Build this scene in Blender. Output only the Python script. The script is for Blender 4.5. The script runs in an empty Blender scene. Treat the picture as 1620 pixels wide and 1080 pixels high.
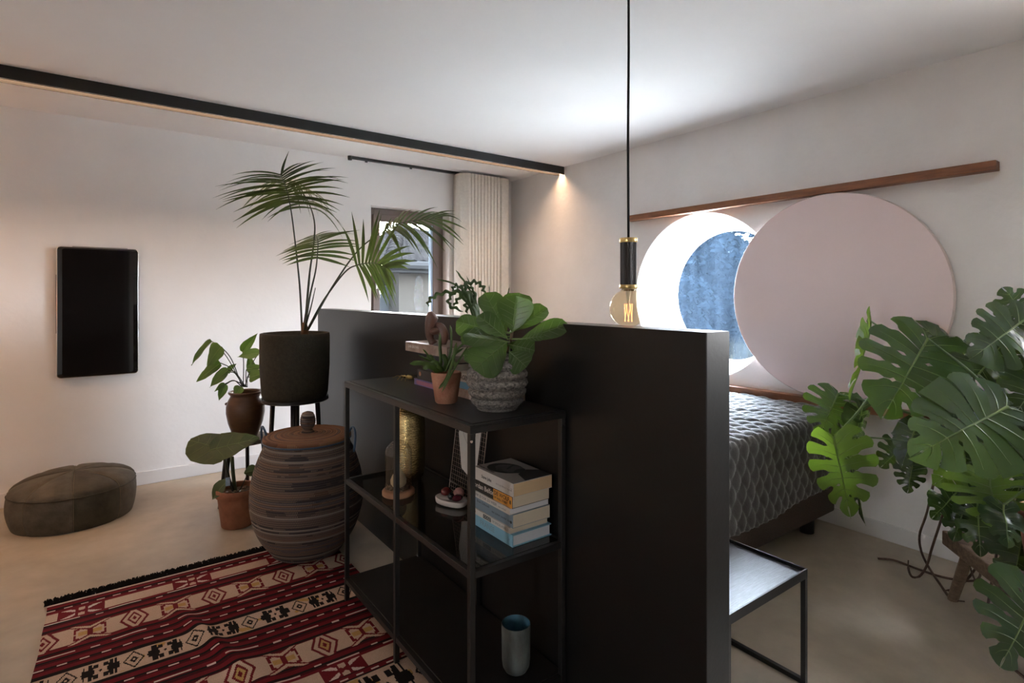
import bpy, bmesh, math, random
from mathutils import Vector, Matrix, noise
V = Vector
R_ = math.radians
random.seed(7)
SC = bpy.context.scene
COL = SC.collection

# ------------------------------------------------------------------ camera, world, sun, light
FPX, CXP, HYP, CAMH = 880.0, 810.0, 467.0, 1.29
YAW = R_(36.3)                                   # heading, from +Y towards +X
cam = bpy.data.objects.new('camera', bpy.data.cameras.new('camera'))
COL.objects.link(cam)
cam.location = (0, 0, CAMH)
cam.rotation_euler = (R_(90), 0, -YAW)
cam.data.sensor_width = 36
cam.data.lens = FPX / 1620 * 36
cam.data.shift_y = -(540 - HYP) / 1620
cam.data.clip_start = 0.05
SC.camera = cam

SC.view_settings.view_transform = 'Standard'
SC.view_settings.look = 'None'
SC.view_settings.gamma = 1
SC.view_settings.use_curve_mapping = False
SC.view_settings.exposure = 0.60
SC.cycles.use_denoising = True
SC.cycles.max_bounces = 10
SC.cycles.diffuse_bounces = 6
SC.cycles.transparent_max_bounces = 12
SC.cycles.caustics_reflective = False
SC.cycles.caustics_refractive = False
SC.cycles.sample_clamp_indirect = 14

W = bpy.data.worlds.new('sky'); SC.world = W; W.use_nodes = True
wn = W.node_tree; bg = wn.nodes['Background']
tc = wn.nodes.new('ShaderNodeTexCoord'); sp = wn.nodes.new('ShaderNodeSeparateXYZ')
rp = wn.nodes.new('ShaderNodeValToRGB')
wn.links.new(tc.outputs['Generated'], sp.inputs[0]); wn.links.new(sp.outputs['Z'], rp.inputs[0])
rp.color_ramp.elements[0].position = 0.0; rp.color_ramp.elements[0].color = (1.0, 0.965, 0.93, 1)
rp.color_ramp.elements[1].position = 0.7; rp.color_ramp.elements[1].color = (0.86, 0.92, 1.0, 1)
wn.links.new(rp.outputs[0], bg.inputs[0]); bg.inputs[1].default_value = 72.0

sun = bpy.data.objects.new('sun', bpy.data.lights.new('sun', 'SUN')); COL.objects.link(sun)
sun.data.energy = 32.0; sun.data.angle = R_(2.0); sun.data.color = (1.0, 0.95, 0.87)
sd = V((0.33, 0.03, 1.0)).normalized()          # towards the sun: high, over the round window's side
sun.rotation_euler = sd.to_track_quat('Z', 'Y').to_euler()

def area(name, loc, aim, sx, sy, e, col=(1, 1, 1)):
    L = bpy.data.lights.new(name, 'AREA'); L.shape = 'RECTANGLE'; L.size = sx; L.size_y = sy; L.energy = e; L.color = col
    o = bpy.data.objects.new(name, L); COL.objects.link(o); o.location = loc
    o.rotation_euler = (V(aim)).to_track_quat('-Z', 'Y').to_euler()
    return o
def portal(name, loc, aim, sx, sy):
    o = area(name, loc, aim, sx, sy, 1); o.data.cycles.is_portal = True
portal('sky_portal_round_window', (3.72, 2.335, 1.29), (-1, 0, 0), 1.0, 1.0)
portal('sky_portal_side_window', (3.72, -0.2, 1.5), (-1, 0, 0), .7, 1.0)
portal('sky_portal_near_window', (-2.95, -0.2, 1.5), (1, 0, 0), 1.05, 1.05)
portal('sky_portal_tall_window', (2.23, 4.88, 1.42), (0, -1, 0), .8, 1.3)

# ------------------------------------------------------------------ helpers
FW = V((math.sin(YAW), math.cos(YAW), 0)); RT = V((math.cos(YAW), -math.sin(YAW), 0))
def at(x, y, d):                                 # point at depth d (metres) on the sight line through a picture point
    return V((0, 0, CAMH)) + (FW + RT * ((x - CXP) / FPX) + V((0, 0, 1)) * ((HYP - y) / FPX)) * d
def on_floor(x, y, z=0.0):
    return at(x, y, (CAMH - z) * FPX / (y - HYP))

class MB:
    def __init__(s): s.v = []; s.f = []; s.m = []
    def add(s, vs, fs, mi=0):
        o = len(s.v); s.v += [V(p) for p in vs]; s.f += [tuple(i + o for i in f) for f in fs]; s.m += [mi] * len(fs); return s
    def box(s, a, b, mi=0):
        x0, y0, z0 = a; x1, y1, z1 = b
        return s.add([(x0, y0, z0), (x1, y0, z0), (x1, y1, z0), (x0, y1, z0), (x0, y0, z1), (x1, y0, z1), (x1, y1, z1), (x0, y1, z1)],
                     [(3, 2, 1, 0), (4, 5, 6, 7), (0, 1, 5, 4), (1, 2, 6, 5), (2, 3, 7, 6), (3, 0, 4, 7)], mi)
    def lathe(s, prof, c=(0, 0, 0), seg=48, mi=0, sx=1.0, sy=1.0):
        c = V(c); vs = []; fs = []; n = len(prof)
        for i in range(seg):
            a = 2 * math.pi * i / seg
            for r, z in prof: vs.append(c + V((r * math.cos(a) * sx, r * math.sin(a) * sy, z)))
        for i in range(seg):
            j = (i + 1) % seg
            for k in range(n - 1): fs.append((i * n + k, j * n + k, j * n + k + 1, i * n + k + 1))
        return s.add(vs, fs, mi)
    def tube(s, path, rad, seg=8, mi=0, cap=True):
        P = [V(p) for p in path]; n = len(P)
        rs = rad if isinstance(rad, (list, tuple)) else [rad] * n
        T = [((P[min(i + 1, n - 1)] - P[max(i - 1, 0)])).normalized() for i in range(n)]
        up = V((0, 0, 1)) if abs(T[0].z) < 0.9 else V((1, 0, 0))
        nrm = (up - T[0] * up.dot(T[0])).normalized(); vs = []; fs = []
        for i in range(n):
            nrm = (nrm - T[i] * nrm.dot(T[i])).normalized(); bi = T[i].cross(nrm)
            for k in range(seg):
                a = 2 * math.pi * k / seg; vs.append(P[i] + (nrm * math.cos(a) + bi * math.sin(a)) * rs[i])
        for i in range(n - 1):
            for k in range(seg):
                k2 = (k + 1) % seg; fs.append((i * seg + k, i * seg + k2, (i + 1) * seg + k2, (i + 1) * seg + k))
        if cap: fs.append(tuple(reversed(range(seg)))); fs.append(tuple((n - 1) * seg + k for k in range(seg)))
        return s.add(vs, fs, mi)
    def ball(s, c, r, seg=14, rings=8, mi=0, squash=(1, 1, 1), jit=0.0, rot=None):
        vs = []; fs = []; c = V(c)
        for i in range(rings + 1):
            t = math.pi * i / rings
            for k in range(seg):
                a = 2 * math.pi * k / seg
                p = V((math.sin(t) * math.cos(a) * squash[0], math.sin(t) * math.sin(a) * squash[1], math.cos(t) * squash[2])) * r
                if jit: p *= 1 + jit * noise.noise(p / r * 2.3 + c * 9)
                if rot: p = rot @ p
                vs.append(c + p)
        for i in range(rings):
            for k in range(seg):
                k2 = (k + 1) % seg; fs.append((i * seg + k, (i + 1) * seg + k, (i + 1) * seg + k2, i * seg + k2))
        return s.add(vs, fs, mi)
    def grid(s, pts, mi=0, close=False):           # pts[i][j]
        n, m = len(pts), len(pts[0])
        vs = [p for row in pts for p in row]; fs = []
        for i in range(n - 1):
            for j in range(m - 1): fs.append((i * m + j, i * m + j + 1, (i + 1) * m + j + 1, (i + 1) * m + j))
        return s.add(vs, fs, mi)

def wloc(o):
    p = V((0, 0, 0))
    while o: p += o.location; o = o.parent
    return p
def obj(name, mb, mats, parent=None, smooth=False, bevel=0.0, merge=False, origin=None, kind=None, auto=None):
    me = bpy.data.meshes.new(name)
    off = wloc(parent) if parent else V((0, 0, 0))
    oo = V(origin) if origin is not None else off
    me.from_pydata([tuple(p - oo) for p in mb.v], [], mb.f)
    if not isinstance(mats, (list, tuple)): mats = [mats]
    for m in mats: me.materials.append(m)
    if len(mats) > 1: me.polygons.foreach_set('material_index', mb.m)
    if merge:
        b = bmesh.new(); b.from_mesh(me); bmesh.ops.remove_doubles(b, verts=b.verts, dist=1e-5); bmesh.ops.recalc_face_normals(b, faces=b.faces); b.to_mesh(me); b.free()
    if smooth: me.polygons.foreach_set('use_smooth', [True] * len(me.polygons))
    me.update()
    o = bpy.data.objects.new(name, me); COL.objects.link(o)
    o.location = oo - off
    if parent: o.parent = parent
    if bevel:
        mo = o.modifiers.new('bevel', 'BEVEL'); mo.width = bevel; mo.segments = 2; mo.limit_method = 'ANGLE'
    if auto:
        b = bmesh.new(); b.from_mesh(me)
        for e in b.edges:
            if len(e.link_faces) == 2 and e.calc_face_angle(0) > R_(auto): e.smooth = False
        b.to_mesh(me); b.free()
    if kind: o['kind'] = kind
    return o
def tag(o, label, cat, group=None):
    o['label'] = label; o['category'] = cat
    if group: o['group'] = group
    return o
def thing(name, label, cat, loc=(0, 0, 0), group=None):
    o = bpy.data.objects.new(name, None); COL.objects.link(o); o.location = loc; o.empty_display_size = 0.1
    return tag(o, label, cat, group)
def struct(name, mb, m, parent=None, **k):
    o = obj(name, mb, m, parent, **k)
    if not parent: o['kind'] = 'structure'
    return o
def text_mesh(name, body, size, m, parent, origin, ax, ay, bold=0.0, align='LEFT'):
    cu = bpy.data.curves.new(name, 'FONT'); cu.body = body; cu.size = size; cu.align_x = align; cu.align_y = 'CENTER'; cu.offset = bold; cu.resolution_u = 2
    t = bpy.data.objects.new('tmp', cu); COL.objects.link(t)
    dg = bpy.context.evaluated_depsgraph_get(); me = bpy.data.meshes.new_from_object(t.evaluated_get(dg))
    bpy.data.objects.remove(t)
    ax = V(ax); ay = V(ay); az = ax.cross(ay)
    mt = Matrix((ax, ay, az)).transposed().to_4x4(); mt.translation = V(origin) - wloc(parent)
    me.transform(mt); me.materials.clear(); me.materials.append(m); me.name = name
    o = bpy.data.objects.new(name, me); COL.objects.link(o); o.parent = parent
    return o

# ------------------------------------------------------------------ materials
def nodes_of(name):
    m = bpy.data.materials.new(name); m.use_nodes = True
    n = m.node_tree; return m, n, n.nodes['Principled BSDF']
def mat(name, col, rough=0.5, metal=0.0, spec=0.5, var=0.0, scale=8.0, bump=0.0, bscale=60.0, col2=None, stretch=(1, 1, 1), coat=0.0, detail=5.0, coord='Object', bdist=0.01):
    m, n, p = nodes_of(name)
    p.inputs['Base Color'].default_value = (*col, 1); p.inputs['Roughness'].default_value = rough
    p.inputs['Metallic'].default_value = metal; p.inputs['Specular IOR Level'].default_value = spec
    p.inputs['Coat Weight'].default_value = coat; p.inputs['Coat Roughness'].default_value = 0.1
    if var or col2 or bump:
        tc = n.nodes.new('ShaderNodeTexCoord'); mp = n.nodes.new('ShaderNodeMapping'); mp.inputs['Scale'].default_value = stretch
        n.links.new(tc.outputs[coord], mp.inputs[0])
    if var or col2:
        nz = n.nodes.new('ShaderNodeTexNoise'); nz.inputs['Scale'].default_value = scale; nz.inputs['Detail'].default_value = detail; nz.inputs['Roughness'].default_value = 0.6
        n.links.new(mp.outputs[0], nz.inputs[0])
        rp = n.nodes.new('ShaderNodeValToRGB'); rp.color_ramp.elements[0].position = 0.3; rp.color_ramp.elements[1].position = 0.7
        c2 = col2 or tuple(min(1, c * (1 + var)) for c in col); c1 = col if col2 else tuple(c * (1 - var) for c in col)
        rp.color_ramp.elements[0].color = (*c1, 1); rp.color_ramp.elements[1].color = (*c2, 1)
        n.links.new(nz.outputs[0], rp.inputs[0]); n.links.new(rp.outputs[0], p.inputs['Base Color'])
    if bump:
        nb = n.nodes.new('ShaderNodeTexNoise'); nb.inputs['Scale'].default_value = bscale; nb.inputs['Detail'].default_value = 4
        n.links.new(mp.outputs[0], nb.inputs[0])
        bu = n.nodes.new('ShaderNodeBump'); bu.inputs['Strength'].default_value = bump; bu.inputs['Distance'].default_value = bdist
        n.links.new(nb.outputs[0], bu.inputs['Height']); n.links.new(bu.outputs[0], p.inputs['Normal'])
    return m
def leaf_mat(name, col, col2, rough=0.35, trans=0.35, tcol=None, spec=0.5, scale=10):
    m, n, p = nodes_of(name)
    tc = n.nodes.new('ShaderNodeTexCoord'); nz = n.nodes.new('ShaderNodeTexNoise'); nz.inputs['Scale'].default_value = scale
    n.links.new(tc.outputs['Object'], nz.inputs[0])
    rp = n.nodes.new('ShaderNodeValToRGB'); rp.color_ramp.elements[0].position = 0.35; rp.color_ramp.elements[1].position = 0.68
    rp.color_ramp.elements[0].color = (*col, 1); rp.color_ramp.elements[1].color = (*col2, 1)
    n.links.new(nz.outputs[0], rp.inputs[0]); n.links.new(rp.outputs[0], p.inputs['Base Color'])
    p.inputs['Roughness'].default_value = rough; p.inputs['Specular IOR Level'].default_value = spec
    tr = n.nodes.new('ShaderNodeBsdfTranslucent'); tr.inputs[0].default_value = (*(tcol or (0.16, 0.30, 0.02)), 1)
    mx = n.nodes.new('ShaderNodeMixShader'); mx.inputs[0].default_value = trans
    out = n.nodes['Material Output']
    n.links.new(p.outputs[0], mx.inputs[1]); n.links.new(tr.outputs[0], mx.inputs[2]); n.links.new(mx.outputs[0], out.inputs[0])
    return m
def glass_mat(name, tint=(1, 1, 1), rough=0.0, ior=1.45, veil=0.0, veil_col=(0.8, 0.9, 1.0), veil_scale=(1, 1, 1)):
    # pane glass: clear with Fresnel reflection; an optional dusty veil that catches the sun
    m, n, p = nodes_of(name); n.nodes.remove(p); out = n.nodes['Material Output']
    lw = n.nodes.new('ShaderNodeLayerWeight'); lw.inputs[0].default_value = .5        # Schlick: the same from both sides of a thin sheet
    pw = n.nodes.new('ShaderNodeMath'); pw.operation = 'POWER'; pw.inputs[1].default_value = 5; n.links.new(lw.outputs['Facing'], pw.inputs[0])
    f0 = ((ior - 1) / (ior + 1)) ** 2; fr = n.nodes.new('ShaderNodeMath'); fr.operation = 'MULTIPLY_ADD'; fr.inputs[1].default_value = 1 - f0; fr.inputs[2].default_value = f0; n.links.new(pw.outputs[0], fr.inputs[0])
    tr = n.nodes.new('ShaderNodeBsdfTransparent'); tr.inputs[0].default_value = (*tint, 1)
    gl = n.nodes.new('ShaderNodeBsdfGlossy'); gl.inputs['Roughness'].default_value = rough
    mx = n.nodes.new('ShaderNodeMixShader'); n.links.new(fr.outputs[0], mx.inputs[0]); n.links.new(tr.outputs[0], mx.inputs[1]); n.links.new(gl.outputs[0], mx.inputs[2])
    last = mx
    if veil:
        tc = n.nodes.new('ShaderNodeTexCoord'); mp = n.nodes.new('ShaderNodeMapping'); mp.inputs['Scale'].default_value = veil_scale; mp.inputs['Rotation'].default_value = (R_(28), 0, 0)
        nz = n.nodes.new('ShaderNodeTexNoise'); nz.inputs['Scale'].default_value = 3.0; nz.inputs['Detail'].default_value = 6
        n.links.new(tc.outputs['Object'], mp.inputs[0]); n.links.new(mp.outputs[0], nz.inputs[0])
        mr = n.nodes.new('ShaderNodeMapRange'); mr.inputs[1].default_value = 0.3; mr.inputs[2].default_value = 0.75; mr.inputs[3].default_value = veil * 0.35; mr.inputs[4].default_value = veil
        n.links.new(nz.outputs[0], mr.inputs[0])
        tl = n.nodes.new('ShaderNodeBsdfTranslucent'); tl.inputs[0].default_value = (*veil_col, 1)
        m2 = n.nodes.new('ShaderNodeMixShader'); n.links.new(mr.outputs[0], m2.inputs[0]); n.links.new(mx.outputs[0], m2.inputs[1]); n.links.new(tl.outputs[0], m2.inputs[2]); last = m2
    n.links.new(last.outputs[0], out.inputs[0])
    return m
def emit_mat(name, col, s):
    m, n, p = nodes_of(name); p.inputs['Base Color'].default_value = (*col, 1); p.inputs['Emission Color'].default_value = (*col, 1); p.inputs['Emission Strength'].default_value = s
    return m

M = {}
M['wall'] = mat('white_plaster', (0.84, 0.812, 0.79), 0.75, spec=0.25, var=0.03, scale=2.5, bump=0.10, bscale=35)
M['wallr'] = mat('white_plaster_rough', (0.83, 0.80, 0.778), 0.75, spec=0.25, var=0.035, scale=3, bump=0.22, bscale=28)
M['ceil'] = mat('ceiling_plaster', (0.87, 0.85, 0.838), 0.8, spec=0.2, var=0.02, scale=1.5, bump=0.05, bscale=20)
M['base'] = mat('baseboard_paint', (0.76, 0.735, 0.72), 0.55)
M['black_wall'] = mat('black_satin_paint', (0.0055, 0.005, 0.005), 0.38, spec=0.35, bump=0.03, bscale=90)
M['black_metal'] = mat('black_powder_coat', (0.014, 0.013, 0.013), 0.38, spec=0.5)
M['black_board'] = mat('black_board', (0.012, 0.0105, 0.010), 0.34, spec=0.5, bump=0.02, bscale=150)
M['beam'] = mat('black_aluminium', (0.007, 0.006, 0.0055), 0.5)
M['brown_frame'] = mat('brown_window_paint', (0.17, 0.125, 0.105), 0.5)
M['blue_seal'] = mat('sash_edge', (0.35, 0.45, 0.60), 0.4)
M['chrome'] = mat('brushed_chrome', (0.75, 0.74, 0.72), 0.2, metal=1)
M['brass'] = mat('aged_brass', (0.52, 0.38, 0.16), 0.32, metal=1, var=0.25, scale=25)
M['gold'] = mat('hammered_brass', (0.60, 0.46, 0.22), 0.25, metal=1, var=0.2, scale=8, bump=0.35, bscale=55, stretch=(1, 1, 4))
M['rail_wood'] = mat('oiled_hardwood', (0.15, 0.052, 0.020), 0.45, col2=(0.30, 0.115, 0.045), scale=9, stretch=(6, 0.7, 6))
M['pink'] = mat('pale_pink_lacquer', (0.82, 0.66, 0.64), 0.5, spec=0.3, var=0.015, scale=3)
M['pink_edge'] = mat('pale_pink_edge', (0.66, 0.54, 0.51), 0.5)
M['terracotta'] = mat('terracotta', (0.20, 0.072, 0.036), 0.75, col2=(0.34, 0.135, 0.070), scale=14, bump=0.15, bscale=120)
M['terracotta_pale'] = mat('weathered_terracotta', (0.33, 0.115, 0.062), 0.8, col2=(0.46, 0.24, 0.15), scale=18, bump=0.2, bscale=120)
M['soil'] = mat('potting_soil', (0.035, 0.02, 0.012), 0.9, col2=(0.12, 0.06, 0.03), scale=60, bump=0.8, bscale=120)
M['jug'] = mat('brown_salt_glaze', (0.060, 0.026, 0.013), 0.28, col2=(0.115, 0.052, 0.024), scale=9, stretch=(1, 1, 3), bump=0.06, bscale=50)
M['palm_pot'] = mat('dark_fibre_clay', (0.022, 0.019, 0.012), 0.8, col2=(0.044, 0.037, 0.024), scale=60, bump=0.5, bscale=260)
M['stool_wood'] = mat('grey_driftwood', (0.20, 0.165, 0.13), 0.7, col2=(0.33, 0.28, 0.23), scale=10, stretch=(8, 1, 1))
M['bench_wood'] = mat('weathered_bench_wood', (0.09, 0.055, 0.033), 0.75, col2=(0.24, 0.16, 0.10), scale=9, stretch=(7, 1.2, 7), bump=0.5, bscale=40)
M['root'] = mat('aerial_root', (0.045, 0.022, 0.014), 0.8, col2=(0.10, 0.055, 0.035), scale=40)
M['white'] = mat('white_card', (0.78, 0.76, 0.74), 0.6)
M['cord'] = mat('black_textile_cord', (0.012, 0.012, 0.012), 0.8, bump=0.4, bscale=900)
M['box_spring'] = mat('brown_woven_upholstery', (0.060, 0.045, 0.037), 0.95, spec=0.1, col2=(0.12, 0.09, 0.075), scale=180, bump=0.6, bscale=300)
M['dark_wood'] = mat('black_stained_oak', (0.040, 0.041, 0.048), 0.30, spec=0.9, col2=(0.11, 0.112, 0.13), scale=26, stretch=(1, 16, 1), bump=0.25, bscale=34, bdist=0.004)

# polished concrete floor
def floor_mat():
    m, n, p = nodes_of('polished_concrete')
    tc = n.nodes.new('ShaderNodeTexCoord')
    a = n.nodes.new('ShaderNodeTexNoise'); a.inputs['Scale'].default_value = 1.3; a.inputs['Detail'].default_value = 8; a.inputs['Roughness'].default_value = 0.62; a.inputs['Distortion'].default_value = 0.5
    b = n.nodes.new('ShaderNodeTexNoise'); b.inputs['Scale'].default_value = 9; b.inputs['Detail'].default_value = 6
    n.links.new(tc.outputs['Object'], a.inputs[0]); n.links.new(tc.outputs['Object'], b.inputs[0])
    mx = n.nodes.new('ShaderNodeMath'); mx.operation = 'MULTIPLY_ADD'; mx.inputs[1].default_value = 0.3; n.links.new(b.outputs[0], mx.inputs[0]); n.links.new(a.outputs[0], mx.inputs[2])
    rp = n.nodes.new('ShaderNodeValToRGB'); rp.color_ramp.elements[0].position = 0.42; rp.color_ramp.elements[1].position = 0.86
    rp.color_ramp.elements[0].color = (0.29, 0.240, 0.180, 1); rp.color_ramp.elements[1].color = (0.50, 0.425, 0.33, 1)
    n.links.new(mx.outputs[0], rp.inputs[0]); n.links.new(rp.outputs[0], p.inputs['Base Color'])
    mr = n.nodes.new('ShaderNodeMapRange'); mr.inputs[1].default_value = 0.3; mr.inputs[2].default_value = 0.8; mr.inputs[3].default_value = 0.38; mr.inputs[4].default_value = 0.58
    n.links.new(a.outputs[0], mr.inputs[0]); n.links.new(mr.outputs[0], p.inputs['Roughness'])
    p.inputs['Specular IOR Level'].default_value = 0.45
    return m
M['floor'] = floor_mat()

# ------------------------------------------------------------------ room shell
XL, XR, YB, YW, ZC = -2.6, 3.33, -2.0, 4.55, 2.44
struct('floor', MB().box((XL - .3, YB - .3, -.1), (XR + .4, YW + .3, 0)), M['floor'])
struct('ceiling', MB().box((XL - .3, YB - .3, ZC), (XR + .4, YW + .3, ZC + .15)), M['ceil'])
# wall with the tall window
WX0, WX1, WZ0, WZ1 = 1.846, 2.612, 0.78, 2.062
w = MB()
w.box((XL - .3, YW, 0), (WX0, YW + .3, ZC)); w.box((WX1, YW, 0), (XR + .37, YW + .3, ZC)); w.box((WX0, YW, 0), (WX1, YW + .3, WZ0)); w.box((WX0, YW, WZ1), (WX1, YW + .3, ZC))
struct('wall_left', w, M['wall'])
# wall with the round window: a funnel of radius 0.57 that narrows outwards to 0.48
RC = (2.335, 1.29); R1, R2, RD = 0.572, 0.482, 0.37
def hole_wall(mb, x, r, y0, y1, z0, z1, flip):
    n = 96; vs = []; fs = []
    angs = sorted(set([2 * math.pi * i / n for i in range(n)] + [math.atan2(zz - RC[1], yy - RC[0]) % (2 * math.pi) for yy in (y0, y1) for zz in (z0, z1)]))
    for a in angs:
        c, s = math.cos(a), math.sin(a)
        ty = ((y1 if c > 0 else y0) - RC[0]) / c if abs(c) > 1e-9 else 1e9
        tz = ((z1 if s > 0 else z0) - RC[1]) / s if abs(s) > 1e-9 else 1e9
        t = min(ty, tz)
        vs += [(x, RC[0] + r * c, RC[1] + r * s), (x, RC[0] + t * c, RC[1] + t * s)]
    k = len(angs)
    for i in range(k):
        j = (i + 1) % k; f = (2 * i, 2 * i + 1, 2 * j + 1, 2 * j); fs.append(f if flip else f[::-1])
    mb.add(vs, fs)
YN = 0.56
w = MB(); hole_wall(w, XR, R1, YN, YW, 0, ZC, False); hole_wall(w, XR + RD, R2, YN, YW, 0, ZC, True)
n = 96; vs = []; fs = []
prof = [(XR, R1), (XR + .004, R1 - .004), (XR + RD * .5, (R1 + R2) / 2), (XR + RD, R2)]
for i in range(n):
    a = 2 * math.pi * i / n
    for px, pr in prof: vs.append((px, RC[0] + pr * math.cos(a), RC[1] + pr * math.sin(a)))
for i in range(n):
    j = (i + 1) % n
    for k in range(3): fs.append((i * 4 + k, i * 4 + k + 1, j * 4 + k + 1, j * 4 + k))
w.add(vs, fs)
TY0, TY1, TZ0, TZ1 = -0.45, 0.1, 1.1, 2.0         # small unseen window beside the camera, added to backlight the leaves
w.box((XR, YB - .3, 0), (XR + RD, TY0, ZC)); w.box((XR, TY1, 0), (XR + RD, YN, ZC)); w.box((XR, TY0, 0), (XR + RD, TY1, TZ0)); w.box((XR, TY0, TZ1), (XR + RD, TY1, ZC))
struct('wall_right', w, M['wallr'])
# walls behind the camera
struct('wall_back', MB().box((XL - .3, YB - .3, 0), (XR, YB, ZC)), M['wall'])
NY0, NY1, NZ0, NZ1 = -0.38, 0.04, 1.14, 1.62         # unseen fill window added in the wall left of the camera
w = MB(); w.box((XL - .3, YB, 0), (XL, NY0, ZC)); w.box((XL - .3, NY1, 0), (XL, YW, ZC)); w.box((XL - .3, NY0, 0), (XL, NY1, NZ0)); w.box((XL - .3, NY0, NZ1), (XL, NY1, ZC))
struct('wall_near', w, M['wall'])
M['dark_door'] = mat('black_brown_door', (0.016, 0.012, 0.010), 0.5)
M['door_frame'] = mat('grey_door_frame', (0.10, 0.10, 0.10), 0.5)
w = MB(); w.box((-.60, YB, 0), (-.53, YB + .04, 2.12)); w.box((.27, YB, 0), (.34, YB + .04, 2.12)); w.box((-.53, YB, 2.05), (.27, YB + .04, 2.12))
door = struct('door_1', w, M['door_frame'])
obj('leaf', MB().box((-.53, YB, .005), (.27, YB + .025, 2.05)), M['dark_door'], door)
obj('door_handle', MB().tube([(-.45, YB + .025, 1.03), (-.45, YB + .07, 1.03), (-.32, YB + .07, 1.03)], .009, 8), M['chrome'], door, smooth=True)
def skirting(name, a, b): struct(name, MB().box(a, b), M['base'], bevel=0.004)
skirting('baseboard_left', (XL, YW - .014, 0), (XR, YW, .09))
skirting('baseboard_right', (XR - .014, YN, 0), (XR, YW - .014, .09))
# black half-height partition
PX0, PX1, PY0, PY1, PH = 1.175, 1.272, 0.805, 3.83, 1.2
struct('wall_partition', MB().box((PX0, PY0, 0), (PX1, PY1, PH)), M['black_wall'], bevel=0.002)

# tall window
FY = YW + .12
fw = .075
w = MB(); w.box((WX0, FY, WZ0), (WX0 + fw, FY + .07, WZ1)); w.box((WX1 - fw, FY, WZ0), (WX1, FY + .07, WZ1)); w.box((WX0 + fw, FY, WZ1 - fw), (WX1 - fw, FY + .07, WZ1)); w.box((WX0 + fw, FY, WZ0), (WX1 - fw, FY + .07, WZ0 + fw))
win = struct('window_1', w, M['brown_frame'], bevel=0.004)
s0, s1, t0, t1, sw = WX0 + .06, WX1 - .06, WZ0 + .06, WZ1 - .06, .06
w = MB(); w.box((s0, FY - .025, t0), (s0 + sw, FY - .001, t1)); w.box((s1 - sw, FY - .025, t0), (s1, FY - .001, t1)); w.box((s0 + sw, FY - .025, t1 - sw), (s1 - sw, FY - .001, t1)); w.box((s0 + sw, FY - .025, t0), (s1 - sw, FY - .001, t0 + sw))
obj('sash', w, M['brown_frame'], win, bevel=0.004)
w = MB(); w.box((s1 - sw - .016, FY - .02, t0 + sw), (s1 - sw, FY + .03, t1 - sw)); w.box((s0 + sw, FY + .005, t0 + sw), (s0 + sw + .006, FY + .03, t1 - sw))
obj('glazing_bead', w, M['blue_seal'], win)
M['pane'] = glass_mat('window_glass', (0.96, 0.98, 1.0), ior=1.06, veil=0.004, veil_scale=(1, 1, .3))
obj('pane', MB().box((s0 + sw, FY + .012, t0 + sw), (s1 - sw, FY + .018, t1 - sw)), M['pane'], win)
hx = s0 + .028
h = obj('window_handle', MB().box((hx - .014, FY - .034, 1.345), (hx + .014, FY - .025, 1.415)), M['chrome'], win, bevel=0.003)
obj('lever', MB().tube([(hx, FY - .034, 1.39), (hx, FY - .06, 1.388), (hx + .004, FY - .064, 1.37), (hx + .012, FY - .064, 1.30), (hx + .012, FY - .062, 1.27)], [.008, .008, .009, .008, .006], 10), M['chrome'], h, smooth=True)
struct('trim_1', MB().box((WX0 + .002, YW - .02, WZ0 - .02), (WX1 - .002, FY, WZ0)), M['base'], bevel=.003)
# round window: slim frame ring and a dusty pane
w = MB(); vs = []; fs = []; n = 96
for i in range(n):
    a = 2 * math.pi * i / n
    for px, pr in ((XR + RD - .03, R2 + .004), (XR + RD - .03, R2 - .012), (XR + RD + .01, R2 - .012), (XR + RD + .01, R2 + .004)): vs.append((px, RC[0] + pr * math.cos(a), RC[1] + pr * math.sin(a)))
for i in range(n):
    j = (i + 1) % n
    for k in range(4): fs.append((i * 4 + k, i * 4 + (k + 1) % 4, j * 4 + (k + 1) % 4, j * 4 + k))
w.add(vs, fs)
win2 = struct('window_2', w, M['base'])
M['pane2'] = glass_mat('dusty_window_glass', (0.86, 0.93, 1.0), ior=1.06, veil=0.006, veil_col=(0.45, 0.68, 1.0), veil_scale=(1, 5, .35))
w = MB()
for px, fl in ((XR + RD - .014, False), (XR + RD - .008, True)):
    ring = [(px, RC[0] + (R2 - .01) * math.cos(2 * math.pi * i / n), RC[1] + (R2 - .01) * math.sin(2 * math.pi * i / n)) for i in range(n)]
    w.add(ring, [tuple(range(n)) if fl else tuple(reversed(range(n)))])
obj('pane', w, M['pane2'], win2)
# unseen windows added beside the camera for light
w = MB(); g = MB(); x = XR + .1
w.box((x, TY0, TZ0), (x + .06, TY0 + .06, TZ1)); w.box((x, TY1 - .06, TZ0), (x + .06, TY1, TZ1)); w.box((x, TY0 + .06, TZ0), (x + .06, TY1 - .06, TZ0 + .06)); w.box((x, TY0 + .06, TZ1 - .06), (x + .06, TY1 - .06, TZ1))
g.box((x + .025, TY0 + .06, TZ0 + .06), (x + .031, TY1 - .06, TZ1 - .06))
o = struct('unseen_window_3', w, M['brown_frame']); obj('pane', g, M['pane'], o)
w = MB(); g = MB(); x = XL - .15
w.box((x, NY0, NZ0), (x + .06, NY0 + .06, NZ1)); w.box((x, NY1 - .06, NZ0), (x + .06, NY1, NZ1)); w.box((x, NY0 + .06, NZ0), (x + .06, NY1 - .06, NZ0 + .06)); w.box((x, NY0 + .06, NZ1 - .06), (x + .06, NY1 - .06, NZ1))
g.box((x + .025, NY0 + .06, NZ0 + .06), (x + .031, NY1 - .06, NZ1 - .06))
o = struct('unseen_fill_window', w, M['brown_frame']); obj('pane', g, M['pane'], o)

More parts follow.
